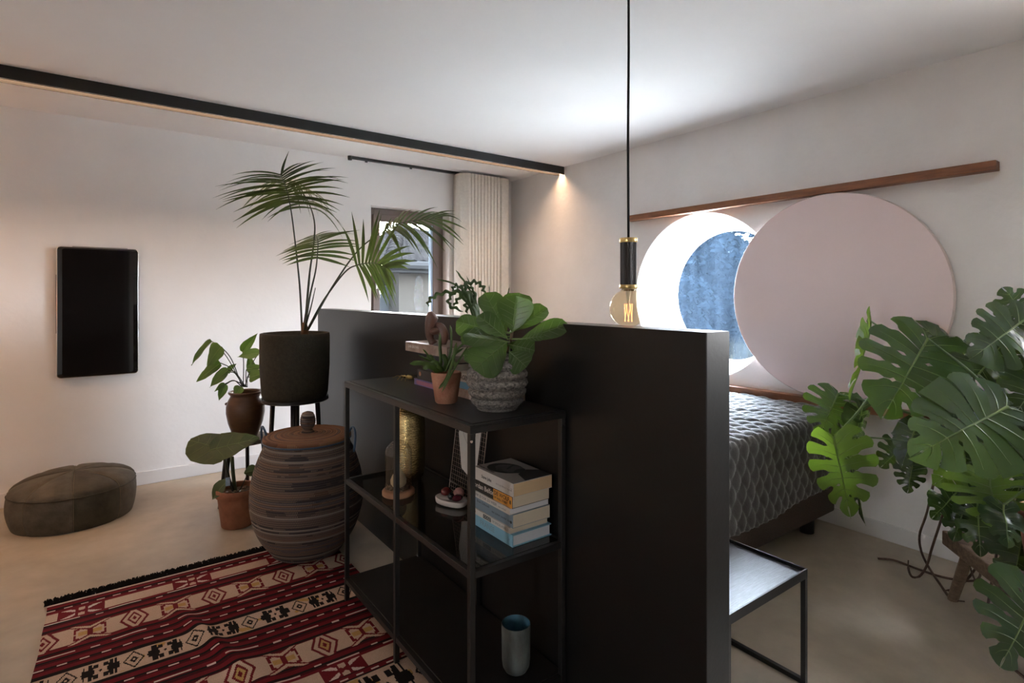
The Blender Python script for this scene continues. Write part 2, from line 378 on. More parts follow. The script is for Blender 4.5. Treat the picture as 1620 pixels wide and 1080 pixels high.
# ------------------------------------------------------------------ outside: neighbour's house, tree, field; colours darkened to offset the very bright sky
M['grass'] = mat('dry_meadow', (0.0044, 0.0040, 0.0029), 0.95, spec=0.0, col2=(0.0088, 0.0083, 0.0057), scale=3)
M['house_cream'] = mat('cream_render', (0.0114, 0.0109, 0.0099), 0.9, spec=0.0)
M['house_shade'] = mat('blue_shaded_render', (0.0088, 0.0104, 0.0120), 0.9, spec=0.0)  # the wing's bluish shade is put into this render colour
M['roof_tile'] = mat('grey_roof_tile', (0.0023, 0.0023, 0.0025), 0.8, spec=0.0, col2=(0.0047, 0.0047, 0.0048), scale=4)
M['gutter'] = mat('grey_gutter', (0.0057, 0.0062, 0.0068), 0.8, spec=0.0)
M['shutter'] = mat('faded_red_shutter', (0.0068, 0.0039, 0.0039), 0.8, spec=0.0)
M['bounce_paving'] = mat('pale_bounce_paving', (0.33, 0.31, 0.28), 0.9, spec=0.1, var=.1, scale=2)
struct('bounce_terrace', MB().box((XR + RD + .01, -4, -.14), (8.5, 6.5, -.10)), M['bounce_paving'])  # unseen paving added to bounce daylight up through the round window
struct('bounce_terrace', MB().box((-9, -5, -.14), (XL - .31, 5, -.10)), M['bounce_paving'])  # unseen paving added to bounce light onto ceiling and upper walls
struct('sky_blocking_overhang', MB().box((.4, YW + .31, 2.26), (4.6, YW + 1.55, 2.42)), M['base'])  # unseen eave added to cut high sky light at the tall window
bn_ = struct('sky_blocking_barn', MB().box((-9, 8.5, -.12), (2.0, 11, 3.3)), M['house_shade'])  # unseen building added to keep low sky light off the right wall
obj('roof', MB().add([(-9.2, 8.3, 3.3), (2.1, 8.3, 3.3), (2.1, 9.75, 4.3), (-9.2, 9.75, 4.3), (-9.2, 11.2, 3.3), (2.1, 11.2, 3.3)], [(0, 1, 2, 3), (3, 2, 5, 4), (1, 5, 2), (0, 3, 4), (0, 4, 5, 1)]), M['roof_tile'], bn_)
struct('ground', MB().box((-30, -30, -.6), (60, 60, -.12)), M['grass'])
hx0, hx1, hy0, hy1, hz = 4.9, 9.5, 10.6, 16.0, 1.95
hs = thing('neighbour_house', 'pale house with hipped grey tile roof seen through the tall window', 'house', (hx0, hy0, -.12))
w = MB(); w.box((hx0, hy0, -.12), (hx1, hy1, hz)); obj('wall', w, M['house_cream'], hs)
obj('side_wing', MB().box((hx0 - 1.6, hy0 + .5, -.12), (hx0 - .002, hy1, 1.5)), M['house_shade'], hs)
def roof_slope(mb, a, b, c, d, rows, cols, h):   # a-b eave, d-c ridge; rounded tile courses
    a, b, c, d = map(V, (a, b, c, d)); nrm = (b - a).cross(d - a).normalized()
    if nrm.z < 0: nrm = -nrm
    pts = []
    for i in range(rows * 2 + 1):
        t = i / (rows * 2); row = []
        for j in range(cols * 4 + 1):
            s = j / (cols * 4); p = (a.lerp(b, s)).lerp(d.lerp(c, s), t)
            row.append(p + nrm * (h * abs(math.sin(math.pi * s * cols)) + (h * .8 if i % 2 == 0 else 0)))
        pts.append(row)
    mb.grid(pts)
ov = .35; apex0 = V((6.2, 13.2, 3.02)); apex1 = apex0
rf = MB(); e0 = (hx0 - ov, hy0 - ov, hz - .02); e1 = (hx1 + ov, hy0 - ov, hz - .02); e2 = (hx0 - ov, hy1, hz - .02)
apx2 = apex0
roof_slope(rf, e0, e1, apx2, apex0, 14, 26, .05); roof_slope(rf, e2, e0, apex0, apex1, 14, 26, .05)
roof = obj('roof', rf, M['roof_tile'], hs, smooth=True)
for k in range(12):
    p0 = V(e0).lerp(apex0, k / 12) + V((0, 0, .05)); p1 = V(e0).lerp(apex0, (k + 1.15) / 12) + V((0, 0, .05)); obj('ridge_tile', MB().tube([p0, p1], [.15, .11], 10), M['roof_tile'], roof, smooth=True)
obj('gutter', MB().tube([(hx0 - ov - .05, hy0 - ov - .05, hz - .06), (hx1 + ov, hy0 - ov - .05, hz - .06)], .09, 8).box((hx0 - ov, hy0 - ov, hz - .2), (hx1 + ov, hy0, hz + .06)), M['gutter'], hs)
obj('bracket', MB().box((hx0 + 1.85, hy0 - .3, hz - .38), (hx0 + 2.1, hy0, hz - .2)), M['gutter'], hs)
obj('shutter', MB().box((hx0 + .95, hy0 - .05, .1), (hx0 + 1.2, hy0, 1.35)), M['shutter'], hs)
M['verge'] = M['gutter']
obj('wing_roof', MB().add([(hx0 - 1.8, hy0 + .35, 1.35), (hx0, hy0 + .35, 1.9), (hx0, hy1, 1.9), (hx0 - 1.8, hy1, 1.35), (hx0 - 1.8, hy0 + .35, 1.2), (hx0, hy0 + .35, 1.75), (hx0, hy1, 1.75), (hx0 - 1.8, hy1, 1.2)],
    [(0, 1, 2, 3), (7, 6, 5, 4), (0, 4, 5, 1), (1, 5, 6, 2), (2, 6, 7, 3), (3, 7, 4, 0)]), M['verge'], hs)
# tree and hedge behind the round window
M['far_leaf'] = leaf_mat('blue_green_foliage', (0.0004, 0.0011, 0.0022), (0.0046, 0.0072, 0.0100), 0.9, 0.15, (0.0030, 0.0045, 0.0036), spec=0.0, scale=5)  # haze blue put into the leaf colour, darkened against the bright sky
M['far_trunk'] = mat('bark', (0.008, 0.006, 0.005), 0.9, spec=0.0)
def tree(name, label, c, blobs, nleaf, ls, trunk_h, seed, group):
    rd = random.Random(seed); t = thing(name, label, 'tree' if trunk_h > .5 else 'bush', (c[0], c[1], -.12), group)
    mb = MB(); tot = sum(b[3] ** 2 for b in blobs)
    for bx, by, bz, br in blobs:
        for _ in range(int(nleaf * br * br / tot)):
            d = V((rd.gauss(0, 1), rd.gauss(0, 1), rd.gauss(0, 1))).normalized(); p = V((c[0] + bx, c[1] + by, bz)) + d * br * (rd.random() ** .25) * (1 + .2 * noise.noise(d * 3))
            a = V((rd.gauss(0, 1), rd.gauss(0, 1), rd.gauss(0, 1))).normalized(); b = a.orthogonal().normalized(); l = ls * rd.uniform(.6, 1.3)
            mb.add([p - a * l, p + b * l * .5, p + a * l, p - b * l * .5], [(0, 1, 2, 3)])
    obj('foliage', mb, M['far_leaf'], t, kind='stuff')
    obj('trunk', MB().tube([(c[0], c[1], -.12), (c[0] + .05, c[1], trunk_h * .5), (c[0], c[1] + .05, trunk_h)], [.16, .12, .08], 8), M['far_trunk'], t)
    return t
tree('broadleaf_tree', 'large rounded tree beyond the round window', (15.5, 10.1), [(0, 0, 1.9, 1.5), (-.3, .7, 1.4, 1.2), (.2, -.9, 1.5, 1.25), (0, .2, 2.5, .9), (-.2, -.4, .9, 1.1)], 16000, .13, 1.2, 3, 'trees beyond the round window')
tree('broadleaf_tree', 'looser shrubby tree at the left edge of the round window', (11.5, 8.6), [(0, 0, 1.0, .8), (0, .6, .8, .7), (0, -.2, .3, .6)], 5000, .09, .6, 5, 'trees beyond the round window')
tree('broadleaf_tree', 'tree partly hidden by the pink round panel', (13.5, 5.9), [(0, 0, 1.4, 1.4), (0, -1.2, 1.2, 1.3), (0, .8, .9, 1.0)], 9000, .13, 1.0, 6, 'trees beyond the round window')
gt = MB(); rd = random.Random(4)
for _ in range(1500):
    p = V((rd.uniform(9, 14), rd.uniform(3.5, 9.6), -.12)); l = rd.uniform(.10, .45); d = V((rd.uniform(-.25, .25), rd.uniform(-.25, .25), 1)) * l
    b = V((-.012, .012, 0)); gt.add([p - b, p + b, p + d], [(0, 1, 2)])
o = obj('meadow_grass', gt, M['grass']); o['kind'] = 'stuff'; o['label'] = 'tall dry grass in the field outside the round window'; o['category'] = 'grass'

# ------------------------------------------------------------------ linear lamp, curtain
bm_ = thing('linear_ceiling_lamp', 'long black linear lamp profile fixed along the ceiling', 'lamp', (.3, 3.775, ZC))
by0, by1, bz0 = 3.738, 3.812, 2.37
w = MB(); w.box((XL + .02, by0, bz0), (XR - .003, by0 + .006, ZC)); w.box((XL + .02, by1 - .006, bz0), (XR - .003, by1, ZC)); w.box((XL + .02, by0 + .006, ZC - .024), (XR - .003, by1 - .006, ZC)); w.box((XR - .009, by0 + .006, bz0 + .045), (XR - .003, by1 - .006, ZC - .024))
obj('housing', w, M['beam'], bm_)
M['led'] = emit_mat('warm_led_diffuser', (1.0, 0.63, 0.38), 19.0)
obj('diffuser', MB().box((XL + .03, by0 + .006, bz0 + .040), (XR - .010, by1 - .006, ZC - .024)), M['led'], bm_)
M['lip'] = mat('satin_aluminium_lip', (0.55, 0.50, 0.46), 0.3, metal=1)
obj('edge_strip', MB().box((XL + .02, by0 - .0012, bz0), (XR - .04, by0 - .0001, bz0 + .004)), M['lip'], bm_)

tr = thing('curtain_track', 'thin black curtain track on the ceiling above the tall window', 'curtain track', (2.4, 4.49, ZC))
obj('rail', MB().box((1.64, 4.48, ZC - .022), (3.23, 4.505, ZC)), M['black_metal'], tr, bevel=.002)
obj('end_cap', MB().lathe([(0, -.034), (.016, -.034), (.018, -.02), (.018, -.001), (0, -.001)], (1.64, 4.4925, ZC), 16), M['black_metal'], tr, smooth=True)
for gx in (1.78, 2.19): obj('glider', MB().box((gx - .01, 4.487, ZC - .034), (gx + .01, 4.498, ZC - .021)), M['black_metal'], tr)
M['curtain'] = mat('sand_linen_curtain', (0.86, 0.82, 0.74), 0.9, spec=0.1, var=0.06, scale=40, bump=0.25, bscale=400)
prof = [(2.645, 4.53), (2.635, 4.47), (2.64, 4.40)]
npl = 10; x0, x1 = 2.70, 3.06
for k in range(npl):
    a = x0 + (x1 - x0) * k / npl; b = (x1 - x0) / npl
    prof += [(a, 4.355), (a + b * .12, 4.348), (a + b * .80, 4.352), (a + b * .88, 4.362), (a + b * .90, 4.44), (a + b * .95, 4.45), (a + b * .985, 4.44)]
prof += [(3.075, 4.355), (3.085, 4.35), (3.15, 4.36), (3.175, 4.38), (3.19, 4.45), (3.19, 4.52)]
w = MB(); pts = []
for i in range(9):
    z = .03 + (ZC - .026 - .03) * i / 8
    pts.append([(x + .004 * math.sin(z * 2 + x * 9), y + .006 * math.sin(z * 1.7 + x * 17) * (1 - i / 8), z) for x, y in prof])
w.grid(pts)
cu = obj('curtain', w, M['curtain'], smooth=True, auto=40)
so = cu.modifiers.new('thick', 'SOLIDIFY'); so.thickness = .003
tag(cu, 'sand coloured pleated curtain gathered beside the tall window', 'curtain')

# ------------------------------------------------------------------ black glass panel on the wall
tvx0, tvx1, tvz0, tvz1 = -.238, .190, .766, 1.600
pn = thing('wall_mirror', 'black glass mirror with rounded corners and thin chrome rim on the wall', 'mirror', ((tvx0 + tvx1) / 2, YW, tvz0))
def rrect(x0, x1, z0, z1, r, n=6):
    out = []
    for cx, cz, a0 in ((x1 - r, z1 - r, 0), (x0 + r, z1 - r, 90), (x0 + r, z0 + r, 180), (x1 - r, z0 + r, 270)):
        for i in range(n + 1): a = R_(a0 + 90 * i / n); out.append((cx + r * math.cos(a), cz + r * math.sin(a)))
    return out
def slab(mb, ring0, y0, ring1, y1, mi=0, cap=True):
    n = len(ring0); vs = [(x, y0, z) for x, z in ring0] + [(x, y1, z) for x, z in ring1]
    fs = [(i, (i + 1) % n, n + (i + 1) % n, n + i) for i in range(n)]
    if cap: fs.append(tuple(n + i for i in range(n)))
    mb.add(vs, fs, mi)
M['black_glass'] = mat('black_mirror_glass', (0.006, 0.005, 0.005), 0.03, spec=0.6)
r0 = rrect(tvx0, tvx1, tvz0, tvz1, .022); r1 = rrect(tvx0 + .003, tvx1 - .003, tvz0 + .003, tvz1 - .003, .02)
w = MB(); slab(w, r0, YW - .001, r0, YW - .032, cap=False); slab(w, r0, YW - .032, r1, YW - .034, cap=False)
obj('chrome_rim', w, M['chrome'], pn, smooth=True, auto=30)
r2 = rrect(tvx0 + .028, tvx1 - .028, tvz0 + .014, tvz1 - .014, .012)
w = MB(); slab(w, r1, YW - .034, r2, YW - .040)
obj('glass', w, M['black_glass'], pn)
for a, b in (((tvx0 - .003, YW - .03, 1.05), (tvx0, YW - .01, 1.42)), ((tvx1, YW - .03, 1.05), (tvx1 + .003, YW - .01, 1.42)), ((-.16, YW - .03, tvz1), (.13, YW - .01, tvz1 + .003))):
    obj('clip', MB().box(a, b), M['black_metal'], pn)

# ------------------------------------------------------------------ unseen floor lamp added beyond the left edge: its warm glow reaches the wall
fl_ = V((-1.02, 4.02, 0)); lp = thing('unseen_floor_lamp', 'unseen floor lamp with linen shade, added for warm glow beside the pouf', 'lamp', fl_)
obj('base', MB().lathe([(0, 0), (.13, 0), (.13, .012), (.02, .02), (0, .02)], fl_, 32), M['black_metal'], lp, smooth=True, auto=40)
obj('pole', MB().tube([fl_ + V((0, 0, .02)), fl_ + V((0, 0, 1.12))], .009, 10), M['black_metal'], lp, smooth=True)
M['shade'] = leaf_mat('linen_shade', (.62, .52, .40), (.66, .56, .44), .9, .55, (.75, .58, .40), spec=.1)
obj('shade', MB().lathe([(.17, 1.05), (.13, 1.38)], fl_, 40), M['shade'], lp, smooth=True)
L = bpy.data.lights.new('lamp_bulb', 'POINT'); L.energy = 4.0; L.color = (1.0, .52, .25); L.shadow_soft_size = .045
lo_ = bpy.data.objects.new('lamp_bulb', L); COL.objects.link(lo_); lo_.parent = lp; lo_.location = (0, 0, 1.20)

# ------------------------------------------------------------------ leather pouf
M['pouf'] = mat('olive_brown_leather', (0.055, 0.045, 0.031), 0.62, col2=(0.125, 0.105, 0.078), scale=11, bump=0.25, bscale=45, spec=0.35)
M['pouf2'] = mat('dark_olive_leather', (0.030, 0.025, 0.016), 0.62, col2=(0.075, 0.062, 0.043), scale=11, bump=0.25, bscale=45, spec=0.35)
M['stitch'] = mat('pale_stitching', (0.16, 0.13, 0.085), 0.8)
pc = V((-.135, 4.135, 0)); PR = .305
pf = thing('pouf', 'round olive leather pouf with stitched panels on the floor by the wall', 'pouf', pc)
NP = 8
def pouf_pt(a, t):                               # t 0 bottom .. 1 shoulder .. 2 centre of the top
    if t <= 1: r = PR * (.88 + .12 * math.sin(math.pi * (.10 + t * .62)) ** .8); z = .185 * t
    else:
        u = t - 1; r = PR * (.88 + .12 * math.sin(math.pi * .72) ** .8) * math.cos(u * math.pi / 2) ** .82; z = .185 + .085 * math.sin(u * math.pi / 2) ** .9
    f = (a / (2 * math.pi) * NP) % 1; pin = 1 - .018 * (1 - (abs(2 * f - 1)) ** 0 * 1) if False else 1 - .020 * abs(2 * f - 1) ** 6
    g = 1 + .022 * noise.noise(V((math.cos(a) * 1.3, math.sin(a) * 1.3, t)))
    return pc + V((r * pin * g * math.cos(a), r * pin * g * math.sin(a), z - (.010 * abs(2 * f - 1) ** 8 if t > 1 else 0)))
for k in range(NP):
    a0 = 2 * math.pi * (k + .3) / NP; aa = [a0 + 2 * math.pi / NP * i / 10 for i in range(11)]
    off = 2 * math.pi * .3 / NP
    w = MB(); w.grid([[pouf_pt(a - off, t / 8) - pc + pc for a in aa] for t in range(9)]); obj('side_panel', w, M['pouf2'] if k % 3 == 0 else M['pouf'], pf, smooth=True)
    w = MB(); w.grid([[pouf_pt(a - off, 1 + t / 8 * .998) for a in aa] for t in range(9)]); obj('top_panel', w, M['pouf'] if k % 3 else M['pouf2'], pf, smooth=True)
    ps = [pouf_pt(aa[0] - off + .012, t / 10) + V((math.cos(aa[0]), math.sin(aa[0]), 0)) * .002 for t in range(0, 11)] + [pouf_pt(aa[0] - off + .012, 1 + t / 10 * .95) + V((0, 0, .0012)) for t in range(1, 11)]
    obj('stitching', MB().tube(ps, .0013, 5), M['stitch'], pf)
obj('piping', MB().tube([pouf_pt(2 * math.pi * i / 80, 1) + V((0, 0, .001)) for i in range(81)], .004, 6), M['pouf2'], pf, smooth=True)
obj('base_cloth', MB().lathe([(0, .004), (PR * .86, .004)], pc, 40), M['pouf2'], pf)

# ------------------------------------------------------------------ kilim rug (woven pattern as thread colours)
RX0, RX1, RY0, RY1 = -.192, .958, .95, 2.99
RED, DRED, BLK, CRM, YEL, WHT = (.145, .009, .014), (.058, .005, .008), (.010, .008, .008), (.50, .36, .265), (.44, .27, .09), (.58, .47, .40)
def tri(x): return abs((x % 1) * 2 - 1)          # 1 at integers, 0 at halves
def stripes(v):
    k = (v / .0150) % 3
    return BLK if k < .75 else (DRED if k < 1.5 else RED)
def hookband(u, q, per, ctr, yel):               # q in -1..1 across the band
    f = ((u - ctr) / per) % 1; f = f if f <= .5 else f - 1; x = abs(f) * 2        # 0 at the lozenge centre, 1 at the crossing
    a = abs(q)
    d = x / .36 + a * .62
    if d < .16: return RED
    if d < .34: return yel
    if d < .50: return RED
    if d < .78: return CRM
    if d < .98: return RED
    e = (1 - x)
    if a > .62 + e * 1.1: return None
    if a > .20 + e * 1.5: return RED if a < .38 + e * 1.3 else CRM
    if e < .06 and a < .3: return RED
    if .30 < e < .36 and .05 < a < .62: return RED
    if .24 < e < .33 and .42 < a < .62: return RED
    if e < .26: return YEL if (a < .20 and e > .05) else CRM
    return CRM if a < .86 else None
def diaband(u, q, per, ctr, big=False):
    if abs(q) > .93: return CRM
    f = ((u - ctr) / per) % 1; f = f if f <= .5 else f - 1; x = abs(f) * 2; a = abs(q)
    d = x / .34 + a / .95
    if d < .14: return CRM
    if d < .40: return BLK
    if d < .82: return CRM
    if d < 1.0: return BLK
    e = abs(x - .62)
    if e < .20 * (1 - a * .55) and a < .86:
        if a > .34 and int(u / .009) % 2 == 0 and x < .62: return CRM
        return BLK
    e2 = 1 - x
    if e2 + a * .35 < .06: return BLK
    if abs(e2 - .15) < .07 and .34 < a < .75: return BLK
    return YEL if noise.noise(V((u * 18, q, 3))) > .38 else CRM
def wband(u, q, per, ctr):
    f = ((u - ctr) / per) % 1; f = f if f <= .5 else f - 1; x = abs(f) * per
    if x < .075:
        if abs(abs(q) - x / .055) < .22 or abs(abs(q) * .6 - x / .075) < .12: return WHT if x > .02 else RED
        return RED if x > .012 else CRM
    return CRM
def rug_col(u, v):                               # u along X from the left edge, v from the fringed edge
    if v < .016: return WHT
    if v < .092:
        if .058 < v < .066 and (u / .055) % 1 < .5: return WHT
        return stripes(v)
    if v < .160: return wband(u, (v - .126) / .034, .395, .115) or RED
    if v < .250:
        if .172 < v < .180 and (u / .205) % 1 < .55: return WHT
        if .188 < v < .196 and ((u + .04) / .205) % 1 < .12: return WHT
        return stripes(v)
    if v < .390:
        c = hookband(u, (v - .320) / .070, .283, .290, CRM)
        return c or stripes(v)
    if v < .560:
        if .430 < v < .437 and (u / .215) % 1 < .5: return WHT
        if .440 < v < .449 and ((u + .06) / .215) % 1 < .13: return WHT
        if .500 < v < .507 and (u / .063) % 1 < .45: return WHT
        if v > .540: return BLK
        return stripes(v)
    if v < .676: return diaband(u, (v - .618) / .058, .188, .282)
    if v < .870:
        if v < .696: return BLK
        if .730 < v < .737 and (u / .063) % 1 < .45: return WHT
        if .795 < v < .803 and ((u + .1) / .215) % 1 < .5: return WHT
        if .806 < v < .815 and ((u + .16) / .215) % 1 < .13: return WHT
        return stripes(v)
    if v < 1.005:
        c = hookband(u, (v - .935) / .072, .283, .565, YEL)
        return c or stripes(v)
    if v < 1.072:
        if 1.05 < v < 1.058 and (u / .205) % 1 < .55: return WHT
        if 1.03 < v < 1.038 and ((u + .04) / .205) % 1 < .12: return WHT
        return stripes(v)
    if v < 1.142: return wband(u, (v - 1.107) / .035, .395, .07)
    if v < 1.175:
        if 1.158 < v < 1.165 and (u / .055) % 1 < .5: return WHT
        return stripes(v)
    if v < 1.36: return diaband(u, (v - 1.267) / .092, .30, .20)
    return rug_col(u, 2.53 - v) if v < 2.5 else RED
def rug_z(x, y):
    z = .006
    for cx, cy, wd, ln, hh, sl in ((.315, 2.36, .030, .24, .022, .25), (.42, 2.05, .05, .22, .010, .2), (.10, 2.6, .05, .2, .004, .1)):
        a = (x - cx) + (y - cy) * sl; z += hh * math.exp(-(a / wd) ** 2) * math.exp(-((y - cy) / ln) ** 2)
    return z
def color_mesh(name, nx, ny, fpos, fcol, m, parent=None):
    me = bpy.data.meshes.new(name)
    vs = [fpos(i / nx, j / ny) for j in range(ny + 1) for i in range(nx + 1)]
    fs = [(j * (nx + 1) + i, j * (nx + 1) + i + 1, (j + 1) * (nx + 1) + i + 1, (j + 1) * (nx + 1) + i) for j in range(ny) for i in range(nx)]
    off = wloc(parent) if parent else V((0, 0, 0))
    me.from_pydata([tuple(V(p) - off) for p in vs], [], fs)
    at_ = me.color_attributes.new('thread', 'FLOAT_COLOR', 'CORNER'); buf = []
    for j in range(ny):
        for i in range(nx):
            c = fcol((i + .5) / nx, (j + .5) / ny); buf += [c[0], c[1], c[2], 1.0] * 4
    at_.data.foreach_set('color', buf)
    me.polygons.foreach_set('use_smooth', [True] * len(me.polygons)); me.materials.append(m)
    o = bpy.data.objects.new(name, me); COL.objects.link(o)
    if parent: o.parent = parent
    return o
def attr_mat(name, rough, bump, bscale, stretch=(1, 1, 1)):
    m, n, p = nodes_of(name); a = n.nodes.new('ShaderNodeVertexColor'); a.layer_name = 'thread'
    tc = n.nodes.new('ShaderNodeTexCoord'); mp = n.nodes.new('ShaderNodeMapping'); mp.inputs['Scale'].default_value = stretch; n.links.new(tc.outputs['Object'], mp.inputs[0])
    nz = n.nodes.new('ShaderNodeTexNoise'); nz.inputs['Scale'].default_value = bscale; n.links.new(mp.outputs[0], nz.inputs[0])
    mr = n.nodes.new('ShaderNodeMapRange'); mr.inputs[3].default_value = .6; mr.inputs[4].default_value = 1.35; n.links.new(nz.outputs[0], mr.inputs[0])
    mx = n.nodes.new('ShaderNodeVectorMath'); mx.operation = 'SCALE'; n.links.new(a.outputs[0], mx.inputs[0]); n.links.new(mr.outputs[0], mx.inputs['Scale']); n.links.new(mx.outputs[0], p.inputs['Base Color'])
    bu = n.nodes.new('ShaderNodeBump'); bu.inputs['Strength'].default_value = bump; bu.inputs['Distance'].default_value = .003; n.links.new(nz.outputs[0], bu.inputs['Height']); n.links.new(bu.outputs[0], p.inputs['Normal'])
    p.inputs['Roughness'].default_value = rough; p.inputs['Specular IOR Level'].default_value = .15
    return m
M['kilim'] = attr_mat('kilim_weave', .95, .5, 420, (1, 1, 1))
rug = thing('kilim_rug', 'red, black and cream striped kilim rug with black fringe on the floor', 'rug', (.38, 1.97, 0))
LX, LY = RX1 - RX0, RY1 - RY0
def rpos(i, j):
    x = RX0 + LX * i; y = RY1 - LY * j; x += .006 * math.sin(y * 5) * (1 - i) + .003 * noise.noise(V((0, y * 6, i)))
    return (x, y, rug_z(x, y))
color_mesh('weave', 330, 560, rpos, lambda i, j: rug_col(i * LX, j * LY), M['kilim'], rug)
M['fringe'] = mat('black_wool_fringe', (.010, .009, .009), .95, spec=.1)
fr = MB(); rd = random.Random(2)
for _ in range(1700):
    x = RX0 + rd.random() * LX - .004; l = rd.uniform(.025, .055); dx = rd.gauss(0, .012); z0 = .006
    p = V((x, RY1 - .003, z0)); q = V((x + dx * .5, RY1 + l * .5, rd.uniform(.010, .026))); r = V((x + dx, RY1 + l, rd.uniform(.001, .012))); b = V((.0022, 0, 0))
    fr.add([p - b, p + b, q + b, q - b, r], [(0, 1, 2, 3), (3, 2, 4)])
obj('fringe', fr, M['fringe'], rug, kind='stuff')

# ------------------------------------------------------------------ black metal shelf unit with a glass shelf
SX0, SX1, SY0, SY1 = .818, 1.170, 1.308, 2.308; TB = .017
sh = thing('shelf_unit', 'low black metal shelf unit with glass middle shelf against the black partition', 'shelf', ((SX0 + SX1) / 2, (SY0 + SY1) / 2, 0))
ym = (SY0 + SY1) / 2
for px in (SX0, SX1 - TB):
    for py in (SY0, ym - TB / 2, SY1 - TB):
        z0 = .0075 if px < 1 else 0
        obj('leg', MB().box((px, py, z0), (px + TB, py + TB, .905)), M['black_metal'], sh, bevel=.0015)
w = MB(); w.box((SX0 - .001, SY0 - .001, .905), (SX1 + .001, SY1 + .001, .924)); tp = obj('top', w, M['black_board'], sh, bevel=.0015)
w = MB()
for a, b in (((SX0 - .001, SY0 - .001), (SX0 + TB, SY1 + .001)), ((SX1 - TB, SY0 - .001), (SX1 + .001, SY1 + .001)), ((SX0 + TB, SY0 - .001), (SX1 - TB, SY0 + TB)), ((SX0 + TB, SY1 - TB), (SX1 - TB, SY1 + .001))): w.box((a[0], a[1], .924), (b[0], b[1], .928))
obj('top_rim', w, M['black_metal'], sh, bevel=.001)
obj('top_board', MB().box((SX0 + TB + .0015, SY0 + TB + .0015, .924), (SX1 - TB - .0015, SY1 - TB - .0015, .930)), M['black_board'], sh)
for zz, nm in ((.500, 'middle_rail'), (.082, 'bottom_rail')):
    e = .0005
    for a, b in (((SX0 + .001, SY0 + TB + e), (SX0 + TB, ym - TB / 2 - e)), ((SX0 + .001, ym + TB / 2 + e), (SX0 + TB, SY1 - TB - e)), ((SX1 - TB, SY0 + TB + e), (SX1 - .001, ym - TB / 2 - e)), ((SX1 - TB, ym + TB / 2 + e), (SX1 - .001, SY1 - TB - e)),
                 ((SX0 + TB + e, SY0 + .001), (SX1 - TB - e, SY0 + TB)), ((SX0 + TB + e, SY1 - TB), (SX1 - TB - e, SY1 - .001))):
        obj(nm, MB().box((a[0], a[1], zz), (b[0], b[1], zz + .020)), M['black_metal'], sh, bevel=.001)
M['shelf_glass'] = glass_mat('smoked_shelf_glass', (.55, .57, .56), ior=1.75)
GZ = .522
obj('glass_shelf', MB().box((SX0 + TB + .001, SY0 + TB + .001, GZ - .007), (SX1 - TB - .001, SY1 - TB - .001, GZ)), M['shelf_glass'], sh)
BZ = .104
obj('bottom_shelf', MB().box((SX0 + TB + .001, SY0 + TB + .001, BZ - .014), (SX1 - TB - .001, SY1 - TB - .001, BZ)), M['black_board'], sh, bevel=.001)
for px, py in ((SX1 - TB * .5, SY0 - .0008), (SX0 + .003, SY0 - .0008)): obj('screw', MB().tube([(px, py + .001, .885), (px, py - .0015, .885)], .004, 10), M['chrome'], sh)
TZ = .930

# ------------------------------------------------------------------ round sliding shutter on two wooden rails
DY, DZ, DR = 1.462, 1.283, .576
rl = obj('shutter_rail', MB().box((XR - .062, .735, 1.862), (XR - .001, 2.945, 1.906)), M['rail_wood'], bevel=.003)
tag(rl, 'upper oiled hardwood rail above the round pink panel', 'rail', 'hardwood rails of the sliding panel')
rl = obj('shutter_rail', MB().box((XR - .062, .735, .660), (XR - .001, 2.945, .703)), M['rail_wood'], bevel=.003)
tag(rl, 'lower oiled hardwood rail behind the bed under the pink panel', 'rail', 'hardwood rails of the sliding panel')
sp_ = thing('round_shutter', 'large round pale pink sliding panel half covering the round window', 'panel', (XR - .05, DY, DZ - DR))
n = 128; c = [(math.cos(2 * math.pi * i / n), math.sin(2 * math.pi * i / n)) for i in range(n)]
w = MB(); vs = []; fs = []
pr = [(XR - .044, DR - .004), (XR - .044, DR), (XR - .064, DR), (XR - .068, DR - .004)]
for a, b in c:
    for px, r in pr: vs.append((px, DY + r * a, DZ + r * b))
for i in range(n):
    j = (i + 1) % n
    for k in range(3): fs.append((i * 4 + k, i * 4 + k + 1, j * 4 + k + 1, j * 4 + k))
w.add(vs, fs); obj('rim', w, M['pink_edge'], sp_, smooth=True, auto=50)
w = MB(); w.add([(XR - .068, DY + (DR - .004) * a, DZ + (DR - .004) * b) for a, b in c], [tuple(reversed(range(n)))]); w.add([(XR - .044, DY + (DR - .004) * a, DZ + (DR - .004) * b) for a, b in c], [tuple(range(n))])
obj('face', w, M['pink'], sp_)

# ------------------------------------------------------------------ pendant lamp
pp = V((1.392, 1.248, 0)); bz = 1.252
pl = thing('pendant_lamp', 'hanging lamp with ribbed black holder, brass rings and amber globe bulb', 'lamp', (pp.x, pp.y, ZC))
obj('cord', MB().tube([(pp.x, pp.y, ZC - .001), (pp.x + .001, pp.y, 2.1), (pp.x - .001, pp.y + .001, 1.8), (pp.x, pp.y, 1.475)], .0042, 10), M['cord'], pl, smooth=True)
obj('ceiling_rose', MB().lathe([(0, -.025), (.045, -.025), (.05, -.02), (.05, -.001)], (pp.x, pp.y, ZC), 32), M['black_metal'], pl, smooth=True)
hb, ht = 1.312, 1.478
ribs = []
for i in range(72): ribs.append(.0255 if i % 2 else .0268)
w = MB(); vs = []; fs = []
for i, r in enumerate(ribs):
    a = 2 * math.pi * i / 72
    for z in (hb + .012, ht - .014): vs.append((pp.x + r * math.cos(a), pp.y + r * math.sin(a), z))
for i in range(72): j = (i + 1) % 72; fs.append((2 * i, 2 * j, 2 * j + 1, 2 * i + 1))
w.add(vs, fs); M['holder'] = mat('ribbed_black_metal', (.022, .017, .016), .45); obj('holder', w, M['holder'], pl)
